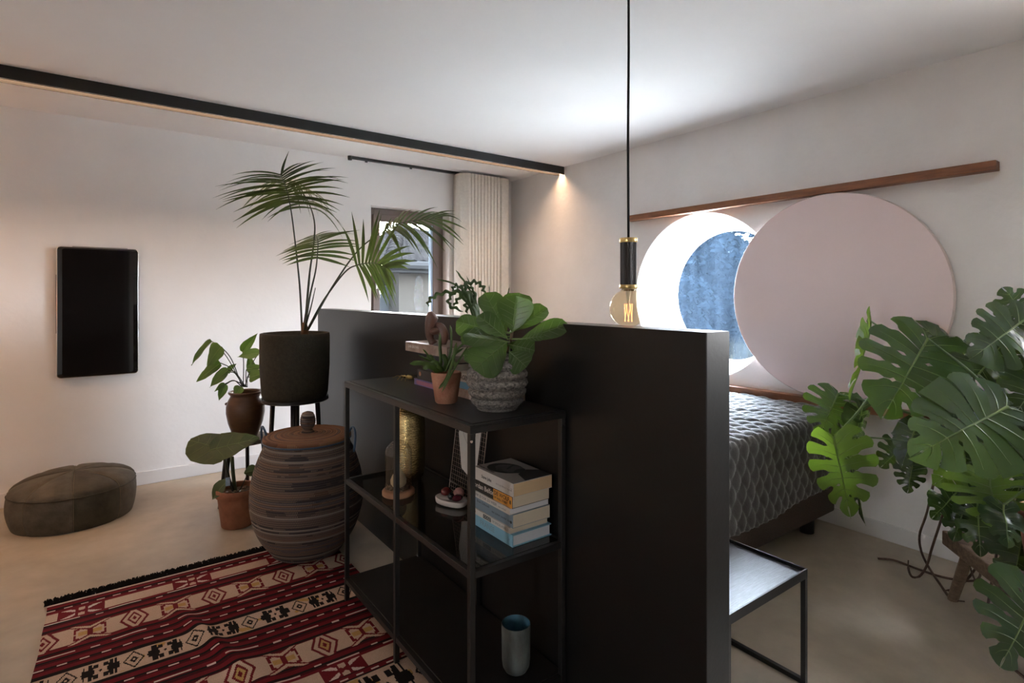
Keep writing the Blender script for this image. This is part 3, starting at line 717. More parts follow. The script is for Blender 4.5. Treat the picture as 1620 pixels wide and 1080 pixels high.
for z0, z1 in ((hb, hb + .013), (ht - .015, ht)):
    obj('brass_ring', MB().lathe([(.004, z0), (.0285, z0), (.0295, z0 + .002), (.0295, z1 - .002), (.0285, z1), (.004, z1)], (pp.x, pp.y, 0), 40), M['brass'], pl, smooth=True, auto=40)
M['bulb'] = glass_mat('amber_bulb_glass', (.985, .90, .74), ior=1.22)
prof = []
for i in range(25):
    t = math.pi * (i / 24) * .86; prof.append((.0625 * math.sin(t), bz - .0625 * math.cos(t) - .004))
r_, z_ = prof[-1]; prof += [(.022, z_ + .006), (.019, hb - .008), (.0185, hb)]
bu_ = obj('bulb', MB().lathe(prof, (pp.x, pp.y, 0), 40), M['bulb'], pl, smooth=True)
M['filament'] = emit_mat('glowing_filament', (1.0, .42, .18), 1.6)
M['stem_glass'] = mat('clear_glass_stem', (.75, .72, .68), .12)
obj('glass_stem', MB().lathe([(.010, hb), (.008, hb - .02), (.005, hb - .038), (.004, hb - .05), (0, hb - .052)], (pp.x, pp.y, 0), 16), M['stem_glass'], bu_, smooth=True)
for k in range(6):
    a0 = 2 * math.pi * k / 6; a1 = a0 + .9
    obj('filament', MB().tube([(pp.x + .013 * math.cos(a0), pp.y + .013 * math.sin(a0), hb - .05), (pp.x + .013 * math.cos(a1), pp.y + .013 * math.sin(a1), hb - .108)], .0011, 6), M['filament'], bu_)
obj('support_wire', MB().tube([(pp.x, pp.y, hb - .045), (pp.x, pp.y, hb - .110)], .0008, 5), M['chrome'], bu_)

# ------------------------------------------------------------------ bed
BX0_, BX1_, BY0_, BY1_ = 1.30, 3.225, 1.405, 3.05
bed = thing('bed', 'low bed with brown upholstered base under a grey quilt', 'bed', ((BX0_ + BX1_) / 2, (BY0_ + BY1_) / 2, 0))
obj('box_spring', MB().box((BX0_, BY0_, .112), (BX1_, BY1_, .40)), M['box_spring'], bed, bevel=.012)
M['mattress'] = mat('mattress_cloth', (.35, .34, .33), .9)
obj('mattress', MB().box((BX0_ + .01, BY0_ + .01, .40), (BX1_ - .01, BY1_ - .01, .625)), M['mattress'], bed, bevel=.04)
for lx in (BX0_ + .1, BX1_ - .13):
    for ly in (BY0_ + .09, BY1_ - .09): obj('leg', MB().lathe([(0, 0), (.036, 0), (.036, .112), (0, .112)], (lx, ly, 0), 24), M['black_metal'], bed, smooth=True, auto=40)
M['quilt'] = mat('grey_velvet_quilt', (.060, .057, .054), .7, spec=.25, col2=(.115, .110, .104), scale=14, bump=.3, bscale=200)
M['quilt'].node_tree.nodes['Principled BSDF'].inputs['Sheen Weight'].default_value = .6
M['quilt'].node_tree.nodes['Principled BSDF'].inputs['Sheen Roughness'].default_value = .4
qt = .636
def quilt_path(s):                               # s metres from the far hem, over the top, down the near side
    L1, L2 = .36, (BY1_ - BY0_) + .03; rc = .05
    top = qt
    if s < L1: return (BY1_ + .018, top - (L1 - s), (0, 1, 0))
    s -= L1
    if s < L2:
        y = BY1_ + .018 - s * (L2 + .006) / L2; e = min(s, L2 - s)
        z = top + (.018 * (1 - math.exp(-e / .06))); return (y, z, (0, 0, 1))
    s -= L2; return (BY0_ - .018 - .012 * min(1, s / .3), top - s, (0, -1, 0))
QS = .36 + (BY1_ - BY0_) + .03 + .365
def quilt_pt(u, s, hem_cut):
    y, z, nn = quilt_path(s)
    x = BX0_ - .01 + u
    p1 = x / .074 + s / .118; p2 = x / .074 - s / .118
    puff = (abs(math.sin(math.pi * p1)) * abs(math.sin(math.pi * p2))) ** .45 * .015
    wr = .010 * noise.noise(V((x * 5, s * 5, 1))) + .005 * noise.noise(V((x * 14, s * 14, 2)))
    pp_ = V((x, y, z)) + V(nn) * (puff + max(-.004, wr) + .001)
    if s > QS - .365: pp_.z += hem_cut * ((s - (QS - .365)) / .365)
    return pp_
w = MB(); nu, ns = 250, 300
w.grid([[quilt_pt((BX1_ - BX0_ + .035) * i / nu, QS * j / ns, .018 * math.sin(i / nu * 9) + (.03 if i > nu * .93 else 0)) for i in range(nu + 1)] for j in range(ns + 1)])
q = obj('bedspread', w, M['quilt'], smooth=True); so = q.modifiers.new('thick', 'SOLIDIFY'); so.thickness = .004; so.offset = -1
tag(q, 'grey diamond quilted bedspread draped over the bed', 'bedspread')
hm = MB().tube([quilt_pt((BX1_ - BX0_ + .035) * i / 80, QS, .018 * math.sin(i / 80 * 9) + (.03 if i > 80 * .93 else 0)) for i in range(81)], .005, 6)
o = obj('hem', hm, M['quilt'], q, smooth=True)

# ------------------------------------------------------------------ side table
tx0, tx1, ty0, ty1, th = 1.425, 1.884, .907, 1.345, .383; t = .016
tb = thing('side_table', 'small square side table with black steel frame and dark wood top', 'table', ((tx0 + tx1) / 2, (ty0 + ty1) / 2, 0))
for lx in (tx0, tx1 - t):
    for ly in (ty0, ty1 - t): obj('leg', MB().box((lx, ly, t), (lx + t, ly + t, th - .030)), M['black_metal'], tb, bevel=.001)
    obj('floor_bar', MB().box((lx, ty0, 0), (lx + t, ty1, t)), M['black_metal'], tb, bevel=.001)
w = MB(); w.box((tx0, ty0, th - .03), (tx0 + .006, ty1, th)); w.box((tx1 - .006, ty0, th - .03), (tx1, ty1, th)); w.box((tx0 + .006, ty0, th - .03), (tx1 - .006, ty0 + .006, th)); w.box((tx0 + .006, ty1 - .006, th - .03), (tx1 - .006, ty1, th))
obj('tray_rim', w, M['black_metal'], tb, bevel=.0008)
obj('table_top', MB().box((tx0 + .006, ty0 + .006, th - .026), (tx1 - .006, ty1 - .006, th - .012)), M['dark_wood'], tb)

# ------------------------------------------------------------------ woven basket
bc = V((.835, 2.885, .0085)); BR = .27
M_b, n_, p_ = nodes_of('coiled_basket'); M['basket'] = M_b
def basket_nodes(m, n, p, ring=False):
    tc = n.nodes.new('ShaderNodeTexCoord'); sx = n.nodes.new('ShaderNodeSeparateXYZ'); n.links.new(tc.outputs['Object'], sx.inputs[0])
    at2 = n.nodes.new('ShaderNodeMath'); at2.operation = 'ARCTAN2'; n.links.new(sx.outputs['Y'], at2.inputs[0]); n.links.new(sx.outputs['X'], at2.inputs[1])
    def mth(op, a, b=None):
        k = n.nodes.new('ShaderNodeMath'); k.operation = op
        for i, v in enumerate((a, b)):
            if v is None: continue
            if isinstance(v, (int, float)): k.inputs[i].default_value = v
            else: n.links.new(v, k.inputs[i])
        return k.outputs[0]
    if ring:
        ln = n.nodes.new('ShaderNodeVectorMath'); ln.operation = 'LENGTH'; cx = n.nodes.new('ShaderNodeCombineXYZ'); n.links.new(sx.outputs['X'], cx.inputs[0]); n.links.new(sx.outputs['Y'], cx.inputs[1]); n.links.new(cx.outputs[0], ln.inputs[0]); h = ln.outputs['Value']
    else: h = mth('ADD', sx.outputs['Z'], mth('MULTIPLY', at2.outputs[0], .0016))
    row = mth('FLOOR', mth('DIVIDE', h, .0098))
    wn_ = n.nodes.new('ShaderNodeTexWhiteNoise'); wn_.noise_dimensions = '1D'; n.links.new(row, wn_.inputs['W'])
    nz = n.nodes.new('ShaderNodeTexNoise'); nz.inputs['Scale'].default_value = 7; n.links.new(tc.outputs['Object'], nz.inputs[0])
    v = mth('ADD', mth('MULTIPLY', wn_.outputs['Value'], .97), mth('MULTIPLY', mth('SUBTRACT', nz.outputs[0], .5), .03))
    rp = n.nodes.new('ShaderNodeValToRGB'); rp.color_ramp.interpolation = 'CONSTANT'
    cols = [(.0, (.040, .031, .032)), (.22, (.070, .048, .042)), (.42, (.115, .066, .045)), (.56, (.045, .044, .058)), (.70, (.21, .185, .165)), (.82, (.088, .060, .050))] if not ring else [(.0, (.11, .048, .026)), (.3, (.18, .080, .040)), (.55, (.075, .036, .024)), (.75, (.17, .075, .036)), (.9, (.035, .035, .05))]
    e = rp.color_ramp.elements; e[0].position, e[0].color = 0, (*cols[0][1], 1); e[1].position, e[1].color = cols[1][0], (*cols[1][1], 1)
    for pos, c in cols[2:]: x = e.new(pos); x.color = (*c, 1)
    n.links.new(v, rp.inputs[0])
    off = mth('MULTIPLY', mth('MODULO', row, 2), .5)
    st = mth('FRACT', mth('ADD', mth('MULTIPLY', at2.outputs[0], 38.0 if not ring else 26.0), off))
    fz = mth('FRACT', mth('DIVIDE', h, .0098))
    m1 = mth('MULTIPLY', mth('LESS_THAN', st, .34), mth('LESS_THAN', mth('ABSOLUTE', mth('SUBTRACT', fz, .5)), .30))
    msk = mth('MULTIPLY', m1, mth('GREATER_THAN', mth('ADD', nz.outputs[0], mth('MULTIPLY', wn_.outputs['Value'], .35)), .56))
    mx = n.nodes.new('ShaderNodeMix'); mx.data_type = 'RGBA'; n.links.new(msk, mx.inputs[0]); n.links.new(rp.outputs[0], mx.inputs[6]); mx.inputs[7].default_value = (.30, .22, .16, 1) if not ring else (.30, .18, .10, 1)
    n.links.new(mx.outputs[2], p.inputs['Base Color']); p.inputs['Roughness'].default_value = .7; p.inputs['Specular IOR Level'].default_value = .3
basket_nodes(M_b, n_, p_)
M_l, n_, p_ = nodes_of('coiled_basket_lid'); M['lid'] = M_l; basket_nodes(M_l, n_, p_, True)
M['blue_cord'] = mat('blue_plastic_cord', (.045, .085, .15), .4)
bk = thing('woven_basket', 'big lidded basket of dark coiled straw with blue cord handles', 'basket', bc)
def coil_profile(fr, z0, z1, amp=.0028):
    out = []; nrow = int((z1 - z0) / .0098)
    for i in range(nrow):
        for k in range(4):
            t_ = (i + k / 4) / nrow; out.append((fr(t_) + amp * math.sin(math.pi * k / 4 + .2), z0 + (z1 - z0) * t_))
    return out
BHT = .555
def br(t_):
    pts = [(0, .58), (.07, .72), (.2, .88), (.38, .985), (.52, 1.0), (.68, .965), (.85, .86), (1, .72)]
    for (a, ra), (b, rb) in zip(pts, pts[1:]):
        if a <= t_ <= b:
            k = (t_ - a) / (b - a); k = k * k * (3 - 2 * k) if False else k; return BR * (ra + (rb - ra) * k)
    return BR * pts[-1][1]
def brs(t_): return sum(br(min(1, max(0, t_ + d * .035))) for d in (-1.5, -.5, .5, 1.5)) / 4
w = MB().lathe([(0, .001), (BR * .60, .001)] + coil_profile(brs, .003, BHT), bc, 96); obj('basket_body', w, M['basket'], bk, smooth=True)
tilt = Matrix.Rotation(R_(3), 3, 'X')
LR = BR * .775
lid = []
nr = 17
for i in range(nr):
    for k in range(4): t_ = (i + k / 4) / nr; lid.append((LR * (1 - t_) + .001, .034 + .012 * t_ + .0028 * math.sin(math.pi * k / 4)))
lidz = BHT - .012
w = MB().lathe([(LR - .008, .012), (LR + .002, .014), (LR + .003, .030)] + lid, bc + V((0, 0, lidz)), 80); lo = obj('lid', w, M['lid'], bk, smooth=True, origin=bc + V((0, 0, lidz)))
kp = [(.036, .042), (.030, .052), (.022, .060), (.021, .066)] + coil_profile(lambda t_: .021 + .017 * math.sin(math.pi * min(1, t_ * 1.02)) ** .6 * (1 - .25 * t_), .066, .148, .0022) + [(.012, .150), (0, .153)]
obj('lid_knob', MB().lathe(kp, bc + V((0, 0, lidz)), 40), M['basket'], lo, smooth=True)
obj('cord_edge', MB().tube([bc + V((math.cos(2 * math.pi * i / 60) * LR, math.sin(2 * math.pi * i / 60) * LR, lidz + .016)) for i in range(61)], .005, 6), M['blue_cord'], bk, smooth=True)
for sg in (-1, 1):
    hc = bc + RT * (sg * BR * .82); pth = []
    for i in range(15):
        a = math.pi * i / 14; pth.append(hc + RT * (sg * (.008 + .020 * math.sin(a))) - RT * sg * .02 + FW * (.050 * math.cos(a)) * (.8) - RT * (.035 * math.cos(a)) + V((0, 0, BHT - .055 + .115 * math.sin(a))))
    obj('handle', MB().tube(pth, .006, 8), M['blue_cord'], bk, smooth=True)

# ------------------------------------------------------------------ plant builders
def pot_profile(r0, r1, h, th, rim=0.0, rimh=0.0, foot=0.0):
    p = [(0, 0), (r0 - .004, 0), (r0, .004)]
    if rim: p += [(r1 - rim - .001, h - rimh), (r1 - .003, h - rimh), (r1, h - rimh + .003), (r1, h - .004), (r1 - .004, h)]
    else: p += [(r1, h - .005), (r1 - .003, h)]
    return p + [(r1 - th, h - .002), (r1 - th - .002, h * .72), (0, h * .72)]
def bez(pts, n):                                 # Catmull-Rom through the points
    P = [V(p) for p in pts]; P = [P[0] * 2 - P[1]] + P + [P[-1] * 2 - P[-2]]; out = []; m = len(P) - 3
    for i in range(n + 1):
        u = i / n * m; k = min(int(u), m - 1); f = u - k; a, b, c, d = P[k:k + 4]
        out.append(.5 * ((2 * b) + (c - a) * f + (2 * a - 5 * b + 4 * c - d) * f * f + (3 * b - a - 3 * c + d) * f ** 3))
    return out
def frame(base, tip, nrm):
    u = (tip - base); L = u.length; u = u / L; nn = (nrm - u * nrm.dot(u))
    if nn.length < 1e-4: nn = u.orthogonal()
    nn.normalize(); return u, u.cross(nn), nn, L
TOCAM = -FW
def simple_leaf(name, parent, mats, base, tip, width, nrm, prof, fold=.25, droop=.15, wave=.03, nu=12, nv=8, seed=0, vein=.0015, veins=0):
    u, s, nn, L = frame(base, tip, nrm); rd = random.Random(seed); ph = rd.random() * 6
    def P(a, b):
        wd = 0
        for (x0, y0), (x1, y1) in zip(prof, prof[1:]):
            if x0 <= a <= x1: k = (a - x0) / (x1 - x0); k = k * k * (3 - 2 * k) * .5 + k * .5; wd = y0 + (y1 - y0) * k
        off = abs(b) * wd * width * .5
        aa = a
        hh = fold * off - droop * L * a * a + wave * L * math.sin(a * 7 + ph + (2 if b > 0 else 0)) * abs(b) ** 2
        back = prof[0][1] and 0
        return base + u * (aa * L) + s * (b * wd * width * .5) + nn * hh
    mb = MB(); mb.grid([[P(i / nu, -1 + 2 * j / nv) for j in range(nv + 1)] for i in range(nu + 1)])
    if vein:
        mb.tube([P(i / nu, 0) + nn * vein * .4 for i in range(nu + 1)], [vein * (1.3 - i / nu) for i in range(nu + 1)], 5, 1, cap=False)
        for k in range(veins):
            a = .12 + .66 * k / max(1, veins - 1)
            for sg in (-1, 1): mb.tube([P(min(.97, a + .16 * q), sg * q * .86) + nn * vein * .3 for q in (0, .25, .5, .75, 1)], [vein * .5, vein * .45, vein * .4, vein * .3, vein * .15], 4, 1, cap=False)
    return obj(name, mb, mats, parent, smooth=True)
OBOV = [(0, .05), (.10, .26), (.3, .62), (.55, .92), (.75, 1.0), (.9, .82), (.97, .45), (1, .03)]
HEART = [(0, .55), (.06, .82), (.2, 1.0), (.4, .92), (.65, .62), (.85, .28), (.95, .10), (1, .01)]
OVAL = [(0, .06), (.12, .52), (.35, .95), (.55, 1.0), (.78, .72), (.93, .32), (1, .02)]

# kentia palm on a black stand
M['palm_leaf'] = leaf_mat('palm_leaflet', (.013, .022, .008), (.038, .058, .014), .42, .15, (.18, .28, .03))
M['palm_stem'] = mat('palm_stalk', (.018, .020, .012), .5, col2=(.045, .050, .022), scale=9)
M['palm_base'] = mat('palm_crown_shaft', (.13, .060, .022), .7)
PD = 3.25; pc = at(467, 640, PD); pc.z = 0
st = thing('plant_stand', 'tall black metal plant stand with round tray behind the basket', 'plant stand', pc)
obj('tray', MB().lathe([(0, .678), (.180, .678), (.186, .682), (.186, .697), (.183, .697), (.182, .686), (0, .686)], pc, 48), M['black_metal'], st, smooth=True, auto=40)
for a in (250, 330, 70, 150):
    d = V((math.cos(R_(a)), math.sin(R_(a)), 0)); obj('leg', MB().tube([pc + d * .16 + V((0, 0, .0)), pc + d * .125 + V((0, 0, .678))], [.010, .014], 12), M['black_metal'], st, smooth=True)
pz = .686
pm = thing('potted_palm', 'tall feathery palm in a dark clay pot on the black stand', 'plant', pc + V((0, 0, pz)))
obj('pot', MB().lathe([(0, 0), (.155, 0), (.172, .010), (.182, .04), (.192, .20), (.192, .365), (.190, .384), (.182, .386), (.178, .380), (.176, .33), (0, .33)], pc + V((0, 0, pz)), 56), M['palm_pot'], pm, smooth=True)
obj('soil', MB().lathe([(0, .345), (.06, .346), (.12, .342), (.175, .338)], pc + V((0, 0, pz)), 32), M['soil'], pm, smooth=True)
obj('stem_base', MB().tube([at(482, 523, PD) - V((0, 0, .05)), at(482, 520, PD), at(482, 510, PD)], [.026, .020, .012], 10), M['palm_base'], pm, smooth=True)
def frond(pts, t0, nl, llen, angs, side, droop, seed, wd=.020, rr=.0055, lr=(1, 1)):
    rd = random.Random(seed); P = bez(pts, 40); mb = MB().tube(P, [rr * (1.15 - .85 * i / 40) for i in range(41)], 7)
    fr_ = obj('frond', mb, M['palm_stem'], pm, smooth=True)
    sv = V(side).normalized()
    for k in range(nl):
        t_ = t0 + (1 - t0) * k / (nl - 1) * .98; f = t_ * 40; i = min(39, int(f)); p = P[i].lerp(P[i + 1], f - i); tg = (P[i + 1] - P[max(0, i - 1)]).normalized()
        for sg, ls in ((-1, lr[0]), (1, lr[1])):
            if ls == 0: continue
            kk = k / (nl - 1); a = R_(angs[0] + (angs[1] - angs[0]) * kk + rd.uniform(-6, 6))
            s = (sv * sg - tg * (sv * sg).dot(tg)).normalized()
            d = (tg * math.cos(a) + s * math.sin(a)).normalized(); l = llen * ls * (.62 + .5 * math.sin(math.pi * (.15 + .75 * kk))) * rd.uniform(.88, 1.1)
            dr = droop * rd.uniform(.6, 1.35); path = []
            nrm_ = tg.cross(s).normalized()
            for q in range(8):
                x = q / 7; path.append(p + d * (l * x) + V((0, 0, -1)) * (dr * l * x * x) + nrm_ * (.02 * x * sg))
            L_ = MB(); row = []
            for q in range(8):
                x = q / 7; tq = (path[min(7, q + 1)] - path[max(0, q - 1)]).normalized(); ww = tq.cross(nrm_).normalized() * (wd * (.28 + .72 * math.sin(math.pi * min(1, .12 + x * .80)) ** .8) * (1 - x ** 3) * .5 + .0003)
                fold = nrm_ * (-ww.length * .5)
                row.append([path[q] - ww + fold * sg, path[q], path[q] + ww + fold * sg])
            L_.grid(row); obj('leaflet', L_, M['palm_leaf'], fr_, smooth=True)
    return fr_
A = lambda *p: [at(x, y, PD + d) for x, y, d in p]
side_h = RT
frond(A((478, 522, 0), (474, 450, .02), (466, 375, .02), (460, 330, .0), (453, 298, -.06), (443, 275, -.20)), .66, 15, .32, (98, 45), RT * 1 + FW * .35 + V((0, 0, .22)), .30, 1, wd=.017)
frond(A((482, 522, .02), (489, 440, .03), (497, 380, .02), (497, 348, .04), (487, 318, .12), (468, 290, .22), (455, 285, .30)), .60, 13, .27, (80, 40), RT * .9 + FW * .9 + V((0, 0, -.1)), .62, 2, wd=.019)
frond(A((482, 522, -.02), (490, 470, -.03), (499, 430, -.05), (502, 405, -.05), (503, 382, -.0), (500, 372, .1)), .58, 13, .22, (98, 45), RT * 1 + V((0, 0, .18)), .16, 3, wd=.018)
frond(A((487, 522, .02), (525, 455, .05), (565, 398, .06), (600, 370, .05), (632, 353, .06), (690, 345, .10)), .66, 13, .27, (75, 30), V((0, 0, 1)) * .7 + FW * .75 + RT * .1, .45, 4, wd=.020)
frond(A((486, 522, -.02), (512, 475, -.05), (545, 431, -.09), (566, 419, -.12), (592, 416, -.17), (612, 424, -.24)), .58, 12, .34, (78, 22), V((0, 0, 1)) * .95 - FW * .25 + RT * .1, .20, 5, wd=.023, lr=(.6, 1))
sp0 = obj('spear_leaf', MB().tube(bez([at(445, 277, PD - .2), at(449, 260, PD - .2), at(457, 239, PD - .19)], 8), [.004, .006, .007, .007, .006, .005, .003, .002, .0005], 6), M['palm_leaf'], pm, smooth=True)
for a, b in (((482, 520), (499, 455)), ((480, 520), (491, 432))): obj('stalk', MB().tube(bez([at(*a, PD), at((a[0] + b[0]) / 2 + 1, (a[1] + b[1]) / 2, PD - .01), at(*b, PD - .03)], 8), [.006 - .0005 * i for i in range(9)], 7), M['palm_stem'], pm, smooth=True)

# wooden stool with the brown jug
SD = 3.42; sc = at(389, 690, SD); stz = .423
sc.z = 0
sl = thing('round_stool', 'small round stool with grey wooden seat and black legs by the wall', 'stool', sc)
obj('seat', MB().lathe([(0, stz - .03), (.128, stz - .03), (.135, stz - .024), (.135, stz - .004), (.131, stz), (0, stz)], sc, 40), M['stool_wood'], sl, smooth=True, auto=40)
lg = []
for a in (-160, -30, 75, 165):
    d = V((math.cos(R_(a)), math.sin(R_(a)), 0)); obj('leg', MB().tube([sc + d * .145, sc + d * .10 + V((0, 0, stz - .03))], [.010, .012], 10), M['black_metal'], sl, smooth=True); lg.append(sc + d * .135 + V((0, 0, .10)))
for i in range(4): obj('stretcher', MB().tube([lg[i], lg[(i + 1) % 4]], .005, 8), M['black_metal'], sl, smooth=True)
jc = V((sc.x, sc.y, stz)) + RT * -.002
M['jug_leaf'] = leaf_mat('heart_leaf', (.024, .050, .011), (.060, .105, .022), .4, .22, (.18, .32, .04))
M['vein'] = mat('leaf_vein', (.16, .21, .06), .5)
jg = thing('potted_plant', 'heart-leaved houseplant in a brown glazed jug on the round stool', 'plant', jc)
obj('jug', MB().lathe([(0, 0), (.066, 0), (.070, .004), (.078, .03), (.098, .09), (.109, .15), (.108, .19), (.098, .225), (.086, .247), (.084, .255), (.090, .262), (.096, .268), (.097, .276), (.092, .280), (.082, .278), (.078, .262), (.084, .24), (0, .24)], jc, 48), M['jug'], jg, smooth=True)
for sg in (-1, 1):
    c = jc + RT * (.092 * sg - (.0 if sg < 0 else 0)) + V((0, 0, .205)); obj('ear', MB().tube([c + RT * (.012 * sg) + FW * (-.022) + V((0, 0, .0)), c + RT * (.022 * sg) - FW * .010 + V((0, 0, -.004)), c + RT * (.022 * sg) + FW * .010 + V((0, 0, -.004)), c + RT * (.012 * sg) + FW * .022], [.007, .009, .009, .007], 8), M['jug'], jg, smooth=True)
obj('soil', MB().lathe([(0, .250), (.080, .246)], jc, 24), M['soil'], jg)
rootp = at(387, 612, SD)
for k, (b, t_, wd, nx, dz, fo) in enumerate([((350, 548), (325, 578), .155, -.3, -.05, .1), ((336, 540), (299, 576), .075, -.6, .02, .5), ((349, 574), (308, 603), .085, .2, -.02, .3), ((361, 585), (329, 612), .080, .1, -.06, .25), ((357, 608), (345, 634), .055, .3, -.04, .3), ((356, 607), (338, 619), .035, .4, -.03, .4),
        ((384, 557), (406, 527), .065, .5, .03, .5), ((410, 558), (374, 563), .075, -.1, -.03, .2), ((391, 583), (421, 579), .050, .1, -.02, .3), ((395, 597), (422, 588), .085, .2, -.08, .2), ((381, 611), (371, 628), .070, .0, -.07, .2), ((361, 588), (372, 575), .05, .1, .05, .3), ((400, 590), (393, 560), .06, .2, .1, .3)]):
    B = at(*b, SD + dz); T = at(*t_, SD + dz - .02)
    lf = simple_leaf('leaf', jg, [M['jug_leaf'], M['vein']], B, T, wd, TOCAM + RT * nx + V((0, 0, .7)), HEART, fold=fo, droop=.10, seed=k, vein=.0012)
    mid = rootp.lerp(B, .55) + V((0, 0, .03)); obj('stem', MB().tube(bez([rootp + RT * (k % 5 - 2) * .008, mid, B], 10), .0028, 6), M['palm_stem'], jg, smooth=True)

# terracotta pot with one big drooping leaf
TD = 3.10; tcn = on_floor(376, 829); tcn.z = 0
ta = thing('potted_plant', 'terracotta pot on the floor with one large drooping leaf', 'plant', tcn)
obj('pot', MB().lathe(pot_profile(.083, .112, .212, .012, .008, .045), tcn, 48), M['terracotta'], ta, smooth=True, auto=45)
obj('soil', MB().lathe([(0, .186), (.05, .187), (.099, .182)], tcn, 24), M['soil'], ta)
ch = MB(); rd = random.Random(9)
for k in range(26):
    a = rd.random() * 6.28; r = rd.random() ** .5 * .088; c = tcn + V((r * math.cos(a), r * math.sin(a), .190)); obj('bark_chip', MB().ball(c, rd.uniform(.006, .012), 6, 4, squash=(1.2, .8, .5), jit=.4), M['white'] if k % 6 == 0 else M['bench_wood'], ta)
M['big_leaf'] = leaf_mat('dull_olive_leaf', (.030, .046, .016), (.060, .082, .028), .5, .18, (.16, .22, .04))
rp_ = tcn + V((0, 0, .188)); dd = (rp_ - V((0, 0, CAMH))).dot(FW)
A2 = lambda x, y, d=0: at(x, y, dd + d)
simple_leaf('leaf', ta, [M['big_leaf'], M['vein']], A2(362, 716, .04), A2(298, 690, .10), .235, V((0, 0, 1)) + TOCAM * .55 - RT * .1, [(0, .5), (.1, .82), (.3, 1.0), (.55, .98), (.8, .74), (.94, .42), (1, .08)], fold=-.15, droop=.12, seed=2, vein=.002, veins=4)
simple_leaf('leaf', ta, [M['big_leaf'], M['vein']], A2(332, 712, -.06), A2(410, 692, .03), .175, V((0, 0, 1)) * .9 + TOCAM * .9, [(0, .35), (.1, .72), (.25, 1.0), (.45, .98), (.7, .62), (.9, .26), (1, .02)], fold=.12, droop=.02, seed=3, vein=.002, veins=4)
simple_leaf('leaf', ta, [M['big_leaf'], M['vein']], A2(363, 757, -.06), A2(331, 789, -.09), .085, V((0, 0, 1)) * .5 + TOCAM - RT * .5, OVAL, fold=.3, droop=.15, seed=4, vein=.0012)
simple_leaf('leaf', ta, [M['big_leaf'], M['vein']], A2(386, 748, -.02), A2(412, 741, .02), .085, V((0, 0, 1)) + TOCAM * .8, OVAL, fold=.1, droop=.1, seed=5, vein=.0012)
for pts, r in ((((371, 783, 0), (362, 755, -.01), (356, 729, -.02), (350, 720, .0)), .0075), (((373, 783, 0), (369, 750, .01), (367, 722, .03)), .010), (((372, 783, 0), (366, 772, -.03), (361, 763, -.06)), .003), (((375, 783, 0), (383, 768, -.01), (391, 751, -.02)), .0025)):
    obj('stem', MB().tube(bez([A2(*p) for p in pts], 10), r, 8), M['palm_stem'] if r < .008 else M['big_leaf'], ta, smooth=True)
M['blue_tag'] = mat('blue_printed_tag', (.22, .33, .45), .5, col2=(.5, .6, .68), scale=60)
obj('plant_tag', MB().box(A2(357, 769, -.10), A2(357, 769, -.10) + V((.022, .004, .045))), M['blue_tag'], ta)

# ------------------------------------------------------------------ books
M['pages'] = mat('cream_paper', (.62, .54, .42), .9, spec=.1, var=.06, scale=3, stretch=(1, 1, 240))
M['pages_tan'] = mat('tan_paper', (.60, .43, .26), .9, spec=.1, var=.06, scale=3, stretch=(1, 1, 240))
M['pages_white'] = mat('white_paper', (.66, .66, .68), .9, spec=.1, var=.05, scale=3, stretch=(1, 1, 240))
M['ink'] = mat('black_ink', (.012, .012, .012), .6)
M['ink_white'] = mat('white_ink', (.62, .58, .54), .6)
M['ink_grey'] = mat('grey_ink', (.16, .15, .15), .6)
def cover(name, c, rough=.4): return mat(name, c, rough, spec=.4)
def book(label, x0, x1, y0, y1, z, t_, cov, pages, group, hard=False, bt=.0012, cat='book', rot=0.0):
    b = thing('book', label, cat, ((x0 + x1) / 2, (y0 + y1) / 2, z), group)
    cv = cov; e = .004 if hard else .0
    w = MB(); w.box((x0, y0, z), (x1, y1, z + bt)); w.box((x0, y0, z + t_ - bt), (x1, y1, z + t_)); w.box((x0, y0, z + bt), (x0 + bt * 1.3, y1, z + t_ - bt))
    obj('cover', w, cv, b)
    obj('pages', MB().box((x0 + bt * 1.3, y0 + e + .0006, z + bt), (x1 - e - .0004, y1 - e - .0006, z + t_ - bt)), pages, b)
    if rot: b.rotation_euler.z = R_(rot)
    return b
def spine_text(b, body, size, m, x0, y, z, bold=.0): return text_mesh('lettering', body, size, m, b, (x0 - .0004, y, z), (0, -1, 0), (0, 0, 1), bold)
G1 = 'books stacked on the glass shelf'; z = GZ + .0005
bx, by = 1.003, 1.363
cols = dict(blue=cover('pale_blue_cover', (.20, .40, .52)), white=cover('white_cover', (.62, .58, .53)), slate=cover('slate_blue_cover', (.19, .25, .30)), white2=cover('cream_white_cover', (.60, .56, .50)), black=cover('black_cover', (.014, .013, .013)), orange=cover('orange_cover', (.62, .28, .05)), grey=cover('light_grey_cover', (.52, .49, .46)))
b1 = book('pale blue hardback at the bottom of the stack on the glass shelf', bx, bx + .155, by, by + .232, z, .0365, cols['blue'], M['pages_white'], G1, True, .0025); spine_text(b1, 'FRANSE', .024, cols['slate'], bx, by + .18, z + .019); spine_text(b1, '•', .02, cols['slate'], bx, by + .02, z + .019); z += .037
b2 = book('thin white paperback with black title block, second from the bottom', bx - .001, bx + .148, by + .012, by + .228, z, .018, cols['white'], M['pages'], G1)
obj('title_block', MB().box((bx - .0016, by + .115, z + .003), (bx - .0011, by + .160, z + .0155)), M['ink'], b2); spine_text(b2, 'OOGST', .013, M['ink_white'], bx - .0014, by + .157, z + .009); spine_text(b2, 'DE SPIEGELWERELD', .010, M['ink_grey'], bx - .001, by + .108, z + .009)
obj('emblem', MB().tube([(bx - .001, by + .212, z + .009), (bx - .0016, by + .212, z + .009)], .0055, 14), M['rail_wood'], b2); z += .0185
